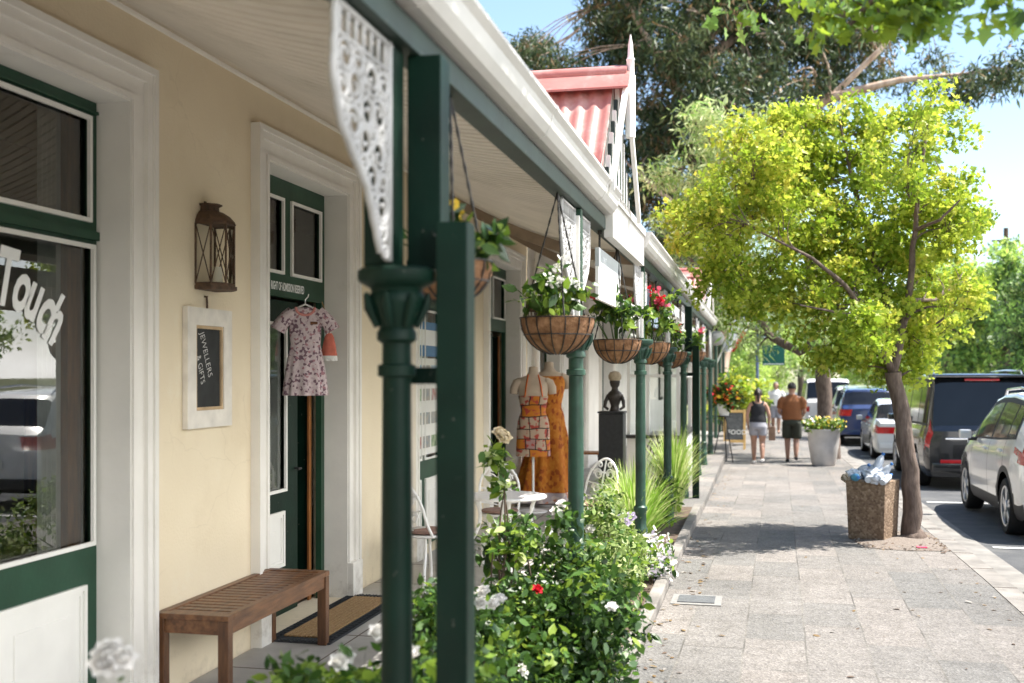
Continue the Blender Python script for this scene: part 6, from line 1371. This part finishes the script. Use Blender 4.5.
spots = [  # prototype, pixel column, depth Y, scale, turn, label
 (f1, 1005, 38, .80, 0, 'tall broad green tree at the right edge above the black van'),
 (f1, 950, 52, .92, 2, 'mid green broadleaf tree just right of the young yellow-green crown'),
 (f2, 1050, 31, .62, 1, 'dark evergreen tree at the right edge, just above the white crossover roof'),
 (f2, 925, 66, .78, 3, 'dark evergreen between the trunk of the young tree and the black van roof'),
 (f3, 880, 58, .95, 1, 'light bushy tree straight behind the young street tree trunk'),
 (f3, 845, 74, 1.05, 4, 'light green bushy tree behind the blue crossover'),
 (f1, 800, 84, 1.0, 5, 'broadleaf tree closing the street above the man in the orange shirt'),
 (f3, 770, 66, .9, 2, 'light bushy tree just right of the green street signs'),
 (f2, 735, 80, 1.0, 2, 'dark evergreen behind the flag at the end of the row'),
 (f3, 742, 46, .62, 5, 'yellow-green bushy tree low behind the woman in black'),
 (f1, 690, 90, 1.2, 1, 'broadleaf tree showing over the end of the verandah roofs'),
 (f1, 1120, 46, 1.0, 4, 'broadleaf tree outside the right edge behind the white house'),
 (f2, 1000, 76, 1.1, 0, 'farthest dark evergreen on the right side of the street'),
 (f3, 900, 95, 1.3, 3, 'hazy bushy tree at the very end of the street'),
 (f3, 960, 84, 1.2, 2, 'light bushy tree far behind the black van')]
used = set()
for pr, u, Y, s, rz, lab in spots:
    p = pxp(u, 374, Y); loc = (p.x, Y, -.4)
    if pr.name not in used: o = pr; used.add(pr.name); o.location = loc; o.rotation_euler = (0, 0, rz); o.scale = (s, s, s); o['label'] = lab
    else: dup(pr, loc, rz, lab, s)
for x, y, s, rz, pr, lab in [(13.8, 6, .85, 1, f1, 'broadleaf tree behind the picket fence, opposite the bench'), (14.2, 15, .75, 3, f3, 'bushy tree behind the picket fence, opposite the white crossover'), (13.6, -1, .8, 2, f1, 'broadleaf tree behind the picket fence, behind the camera'), (14.5, 24, .9, 5, f3, 'bushy tree at the far end of the picket fence')]:
    dup(pr, (x, y, -.4), rz, lab, s)
for x, y, s, rz, pr, lab in [(-4, -24, .9, 1, f1, 'broadleaf tree on the building side, well behind the camera'), (1.5, -19, .8, 3, f2, 'dark evergreen on the kerb, well behind the camera'), (6.5, -26, .95, 2, f1, 'broadleaf tree across the road, well behind the camera'), (11, -20, .9, 4, f2, 'dark evergreen on the far pavement, well behind the camera')]:
    dup(pr, (x, y, -.4), rz, lab, s)
t = thing('utility_pole', 'thin dark utility pole with a crossarm rising above the trees on the right', 'pole', (17, 60, -.4))
p = pxp(1006, 228, 60); mb = MB(); mb.tube([(p.x, 60, -.4), (p.x, 60, p.z)], .12, 8); mb.build('post', M['twig'], t); mb = MB(); mb.bbox(p.x - .7, p.x + .1, 59.85, 59.95, p.z - .7, p.z - .6, c=.01); mb.build('crossarm', M['twig'], t)
t = thing('lamp_post', 'slim grey street lamp post among the trees behind the silver saloon', 'lamp post', (9.5, 62, -.3))
p = pxp(866, 374, 60); mb = MB(); mb.tube([(p.x, 60, -.4), (p.x, 60, 5)], .09, 8); mb.build('post', M['twig'], t); mb = MB(); mb.bbox(p.x - .1, p.x + .9, 59.9, 60.1, 5.0, 5.12, c=.03); mb.build('lamp_head', M['alloy'], t)

# shrubs
def shrub(name, label, base, blobs, nleaf, size, ms, w, group=None, shape='oval', flowers=(), canes=16, cat='shrub', clumps=46, cr=.14, up=.45, rad=.007):
    t = thing(name, label, cat, base, 0, group); b = Vector(base); rr = random.Random(int(abs(base[0] * 97 + base[1] * 31) * 10))
    mb = MB(); w_ = np.array([r ** 2 for _, r in blobs]); w_ = w_ / w_.sum(); C, CR = [], []
    for k in range(clumps):
        c, r = blobs[rng.choice(len(blobs), p=w_)]; d = Vector(rng.normal(size=3)); d.normalize(); C.append(Vector(c) + d * r * rng.random() ** .45); CR.append(cr * rng.uniform(.6, 1.3))
    for k in range(canes):
        e = C[k % clumps]; mb.tube(bez(b + Vector((rr.uniform(-.08, .08), rr.uniform(-.08, .08), 0)), (b + e) / 2 + Vector((rr.uniform(-.1, .1), rr.uniform(-.1, .1), .15)), e, 6), [rad * q for q in (1.3, 1.2, 1.1, 1, .8, .7, .5)], 5)
    mb.build('stems', M['twig'], t)
    P, k = cloud(C, CR, nleaf, .9, .5); ok = P[:, 2] > b.z + .01; P = P[ok]
    cm = MB(); hi = (P[:, 2] - P[:, 2].min()) / (np.ptp(P[:, 2]) + 1e-6); pw = np.array(w, float); pw /= pw.sum()
    leaves(cm, P, size, shape, w, up=up, droop=.2, sizevar=.5); cm.build('leaves', ms, t)
    for nm, m, pts, s_ in flowers:
        for p in pts: rose(t, Vector(p), s_, m, nm)
    return t
def rose(t, p, s, m, nm='bloom'):
    mb = MB(); n = 0; ax = Vector((rng.uniform(-.3, .7), -1 + rng.uniform(0, .5), rng.uniform(.35, 1.1))).normalized(); Q = ax.to_track_quat('Z', 'Y').to_matrix()
    for ring_, (cnt, tilt, L_) in enumerate(((6, .95, 1.0), (6, .65, .95), (5, .38, .9), (4, .15, .8))):
        for k in range(cnt):
            a = 2 * math.pi * k / cnt + ring_ * .6; out = Vector((math.cos(a), math.sin(a), 0)); d = out * math.sin(tilt) + Vector((0, 0, math.cos(tilt))); sd = Vector((-math.sin(a), math.cos(a), 0)); nn = d.cross(sd)
            pr = []
            for i in range(4):
                q = i / 3; wd = .52 * math.sin(math.pi * (.18 + .72 * q)); c = d * (L_ * s * q) - nn * (s * .22 * q * q) * (1 if ring_ == 0 else -.6)
                pr.append([p + Q @ (c + sd * (wd * s * L_ * j) + nn * (-.18 * s * (1 - j * j))) for j in (-1, -.4, .4, 1)])
            mb.grid(pr)
    mb.build(nm, m, t, smooth=True)
rm = [M['rose1'], M['rose2'], M['rose3']]
def rp(u, v, Y): return pxp(u, v, Y)
shrub('rose_bush', 'large dense dark green rose bush spilling onto the pavement in front of the bistro table', (-1.08, 5.7, .03),
  [((-1.02, 5.5, .45), .38), ((-1.15, 5.9, .70), .30), ((-.95, 5.3, .28), .34), ((-.86, 5.8, .36), .26), ((-1.0, 6.2, .42), .32), ((-1.2, 5.4, .42), .26), ((-.78, 5.4, .55), .18), ((-1.05, 5.75, .98), .10)], 13000, .043, rm, (5, 5, 1.6), 'rose bushes in the verandah bed', clumps=190, cr=.125, canes=50,
  flowers=(('white_bloom', M['petal_white'], [rp(522, 670, 4.9), rp(612, 608, 5.2)], .032), ('red_bloom', M['petal_red'], [rp(537, 590, 5.3)], .03)))
shrub('rose_bush', 'small rose bush with pale blooms between the green timber post and the large rose bush', (-1.30, 4.75, .03),
  [((-1.28, 4.75, .38), .34), ((-1.38, 4.6, .6), .2), ((-1.12, 4.6, .25), .26), ((-1.4, 5.0, .55), .22)], 6000, .042, rm, (4, 5, 2), 'rose bushes in the verandah bed', clumps=70, cr=.12, canes=24,
  flowers=(('white_bloom', M['petal_white'], [rp(484, 592, 4.6), rp(494, 605, 4.6), rp(480, 604, 4.6), rp(500, 600, 4.7)], .032),))
shrub('rose_bush', 'low leafy rose bush with white blooms at the foot of the nearest iron column', (-1.30, 3.55, .03),
  [((-1.42, 3.35, .60), .2), ((-1.25, 3.65, .62), .2), ((-1.2, 3.3, .40), .24), ((-1.45, 3.7, .5), .2), ((-1.05, 3.8, .55), .2)], 4200, .044, [M['rose2'], M['rose3'], M['rose1']], (4, 3, 2), 'rose bushes in the verandah bed', clumps=60, cr=.11, canes=20,
  flowers=(('white_bloom', M['petal_white'], [rp(345, 657, 3.5), rp(376, 634, 3.6), rp(412, 655, 3.6), rp(338, 664, 3.4)], .036),))
t = shrub('rose_plant', 'single out-of-focus white rose on a bare stem in the bottom left corner', (-1.46, 2.5, .03), [(tuple(rp(116, 676, 2.42)), .05), ((-1.5, 2.45, .6), .12)], 60, .05, rm, (3, 4, 2), None, clumps=8, cr=.05, canes=4, cat='rose')
for u, v in ((113, 652), (102, 664), (124, 660), (113, 668), (106, 655)): rose(t, rp(u, v, 2.4 + (u % 3) * .01), .036, M['petal_white'], 'white_bloom')
shrub('rose_bush', 'light grey-green bush with small white and lilac flowers behind the large rose bush', (-1.1, 8.3, .03),
  [((-1.12, 8.2, .38), .34), ((-1.0, 7.5, .38), .30), ((-1.2, 8.9, .42), .36), ((-1.05, 7.9, .68), .2), ((-1.0, 8.7, .3), .2)], 7500, .038, [M['rose2'], M['oli1'], M['oli2'], M['rose3']], (4, 4, 2, 2), 'rose bushes in the verandah bed', clumps=95, cr=.13, canes=30,
  flowers=(('white_bloom', M['petal_white'], [rp(562, 505, 7.8), rp(556, 512, 7.6), rp(600, 512, 8.2), rp(590, 530, 7.8)], .045), ('lilac_bloom', M['petal_lilac'], [rp(620, 520, 8.4), rp(631, 518, 8.4), rp(625, 524, 8.3)], .05)))
t = shrub('rose_plant', 'tall rose stem with one cream bloom rising above the bistro table', (-1.32, 5.65, .03), [((-1.34, 5.65, 1.15), .12), ((-1.33, 5.7, .85), .16), ((-1.36, 5.6, 1.32), .07)], 300, .05, [M['rose2'], M['rose3'], M['oli2']], (3, 3, 1), None, clumps=18, cr=.07, canes=7, cat='rose')
for u, v in ((502, 436), (499, 434), (505, 439)): rose(t, rp(u, v, 5.6), .042, mat('cream_petals', (.8, .70, .52), .6), 'cream_bloom')
t = shrub('daisy_plant', 'mound of small white and cream flowers at the bed edge beside the second tall column', (-.86, 9.35, .05), [((-.86, 9.35, .22), .18), ((-.84, 9.1, .15), .14)], 500, .05, rm, (2, 3, 2), None, clumps=20, cr=.08, canes=8)
C_, _ = cloud([(-.85, 9.3, .28), (-.82, 9.1, .2), (-.8, 9.2, .1)], [.17, .14, .12], 240); mb = MB(); leaves(mb, C_, .055, 'petal', (3, 1), up=.2); mb.build('blossom', [M['petal_white'], M['petal_lilac']], t)
# ornamental grasses
def grass(label, base, n, ln, spread, w=(3, 2), seed=1):
    t = thing('ornamental_grass', label, 'grass clump', base, 0, 'ornamental grass clumps in the bed'); b = Vector(base); rr = random.Random(seed); mb = MB()
    for k in range(n):
        a = rr.uniform(0, 2 * math.pi); L_ = ln * rr.uniform(.55, 1.1); out = Vector((math.cos(a), math.sin(a), 0)); sp = spread * rr.uniform(.15, 1); r0 = rr.uniform(0, .10); sd = Vector((-out.y, out.x, 0)) * rr.uniform(.005, .009); row = []
        for i in range(6):
            q = i / 5; c = b + out * (r0 + sp * q ** 1.6) + Vector((0, 0, L_ * (q - .33 * (sp / spread) * q ** 3))); wq = 1 - q ** 3 * .95; row.append([c - sd * wq, c + sd * wq])
        mb.grid(row, 0 if rr.random() < w[0] / sum(w) else 1)
    mb.build('blades', [M['grass1'], M['grass2']], t, smooth=True); return t
grass('bright green arching grass clump around the second tall column', (-1.13, 10.3, .03), 620, .98, .55, seed=2)
grass('pale variegated grass clump at the propped column further along', (-1.05, 13.9, .03), 620, 1.15, .55, (2, 3), seed=3)
shrub('leafy_plant', 'green leafy plant tucked between the two ornamental grass clumps', (-1.1, 12.3, .03), [((-1.1, 12.3, .3), .28)], 700, .06, rm, (2, 4, 2), None, clumps=26, cr=.12, canes=10)
# hanging baskets
def basket(label, u, v, d, r, flowers, leafw=(3, 4, 3), n=420, trail=.5, tall=.16):
    p = P2(u, v, X=-1.0); x, y, z = p; x = XC - .0; t = thing('hanging_basket', label, 'hanging basket', (x, y, z - r), 0, 'coir-lined hanging baskets under the verandah beam')
    mb = MB(); mb.lathe([(0, z - r * .98)] + [(r * math.sin(a), z - r * .98 * math.cos(a)) for a in [i * math.pi / 20 for i in range(1, 11)]] + [(r * .93, z + .005), (r * .8, z - .03), (0, z - .035)], x, y, 28)
    mb.v = [(a + rng.normal() * .003, b + rng.normal() * .003, c) for a, b, c in mb.v]; mb.build('basket_bowl', M['basket'], t, smooth=True)
    mb = MB()
    for k in range(16):
        a = k * math.pi / 8; mb.tube([(x + r * 1.02 * math.sin(q) * math.cos(a), y + r * 1.02 * math.sin(q) * math.sin(a), z - r * math.cos(q)) for q in [i * math.pi / 16 for i in range(1, 9)]], .0035, 4)
    for q in (1.1, 1.57): mb.tube([(x + r * 1.02 * math.sin(q) * math.cos(a), y + r * 1.02 * math.sin(q) * math.sin(a), z - r * math.cos(q)) for a in [i * math.pi / 14 for i in range(29)]], .004, 4)
    mb.build('wire', M['chain'], t)
    for k in range(3):
        a = R(50 + 120 * k); mb = MB(); A = Vector((x + r * math.cos(a), y + r * math.sin(a), z)); B = Vector((x, y, 2.706)); n_ = int((B - A).length / .03)
        mb.tube([A.lerp(B, i / n_) for i in range(n_ + 1)], [.0035 + .003 * (i % 2) for i in range(n_ + 1)], 5); mb.build('chain', M['chain'], t)
    C = [(x + rng.normal() * r * .5, y + rng.normal() * r * .5, z + tall * rng.uniform(.2, 1.1)) for _ in range(14)]; CR = [r * .38] * 14
    P, _ = cloud(C, CR, n, .9, .5); P = P[P[:, 2] > z - .02]; mb = MB(); leaves(mb, P, .062, 'oval', leafw, up=.4)
    for m_, cnt, s_ in flowers:
        top = P[np.argsort(P[:, 2])[-len(P) // 2:]]; k0 = top[rng.choice(len(top), cnt)]; ex, _ = cloud([tuple(q + np.array([.01, -.03, .03])) for q in k0], [.04] * cnt, cnt * 12); leaves(mb, ex, s_, 'petal', mi=np.full(len(ex), m_), up=.2)
    mb.build('plant', [M['rose1'], M['rose2'], M['rose3'], M['petal_white'], M['petal_red'], M['petal_pink'], M['petal_yellow'], M['oli2']], t)
    mb = MB(); 
    for q in P[rng.choice(len(P), 24)]: mb.tube([(x + (q[0] - x) * .3, y + (q[1] - y) * .3, z - .03), (x + (q[0] - x) * .7, y + (q[1] - y) * .7, (z + q[2]) / 2 + .02), tuple(q)], .003, 4)
    mb.build('stems', M['rose2'], t)
basket('nearest hanging basket, half hidden behind the green timber post', 460, 262, 3.9, .145, ((6, 2, .03),), (3, 4, 2), 260, tall=.12)
basket('hanging basket of white geraniums in full view before the first tall column', 564, 318, 5.95, .195, ((3, 8, .028),), (1, 4, 4), 300, tall=.19)
basket('hanging basket with a red geranium, just left of the second tall column', 622, 340, 8.7, .18, ((4, 3, .038),), (2, 4, 4), 420, tall=.28)
basket('hanging basket of yellow-green leaves and pink flowers right of the second tall column', 652, 343, 11.2, .21, ((5, 7, .042), (4, 3, .042)), (1, 2, 5), 560, tall=.42)
basket('hanging basket with scarlet and pale flowers before the propped column', 673, 352, 13.6, .20, ((4, 6, .045), (3, 4, .04)), (1, 3, 3), 420, tall=.34)
basket('farthest hanging basket with a few pink flowers under the second verandah', 697, 352, 17.4, .18, ((5, 4, .045), (3, 3, .04)), (1, 3, 3), 340, tall=.3)
shrub('flowering_bush', 'yellow-green flowering bush beyond the red flower pot at the end of the verandahs', (-.9, 31.5, zg(31)), [((-.6, 31.5, .9), .55), ((-1.1, 31.5, .8), .5), ((-.2, 31.7, 1.2), .5), ((-.8, 31.6, 1.5), .45)], 1700, .12, [M['yel1'], M['yel2'], M['yel3'], M['rose2']], (3, 3, 3, 2), None, clumps=60, cr=.22, canes=14, rad=.012)
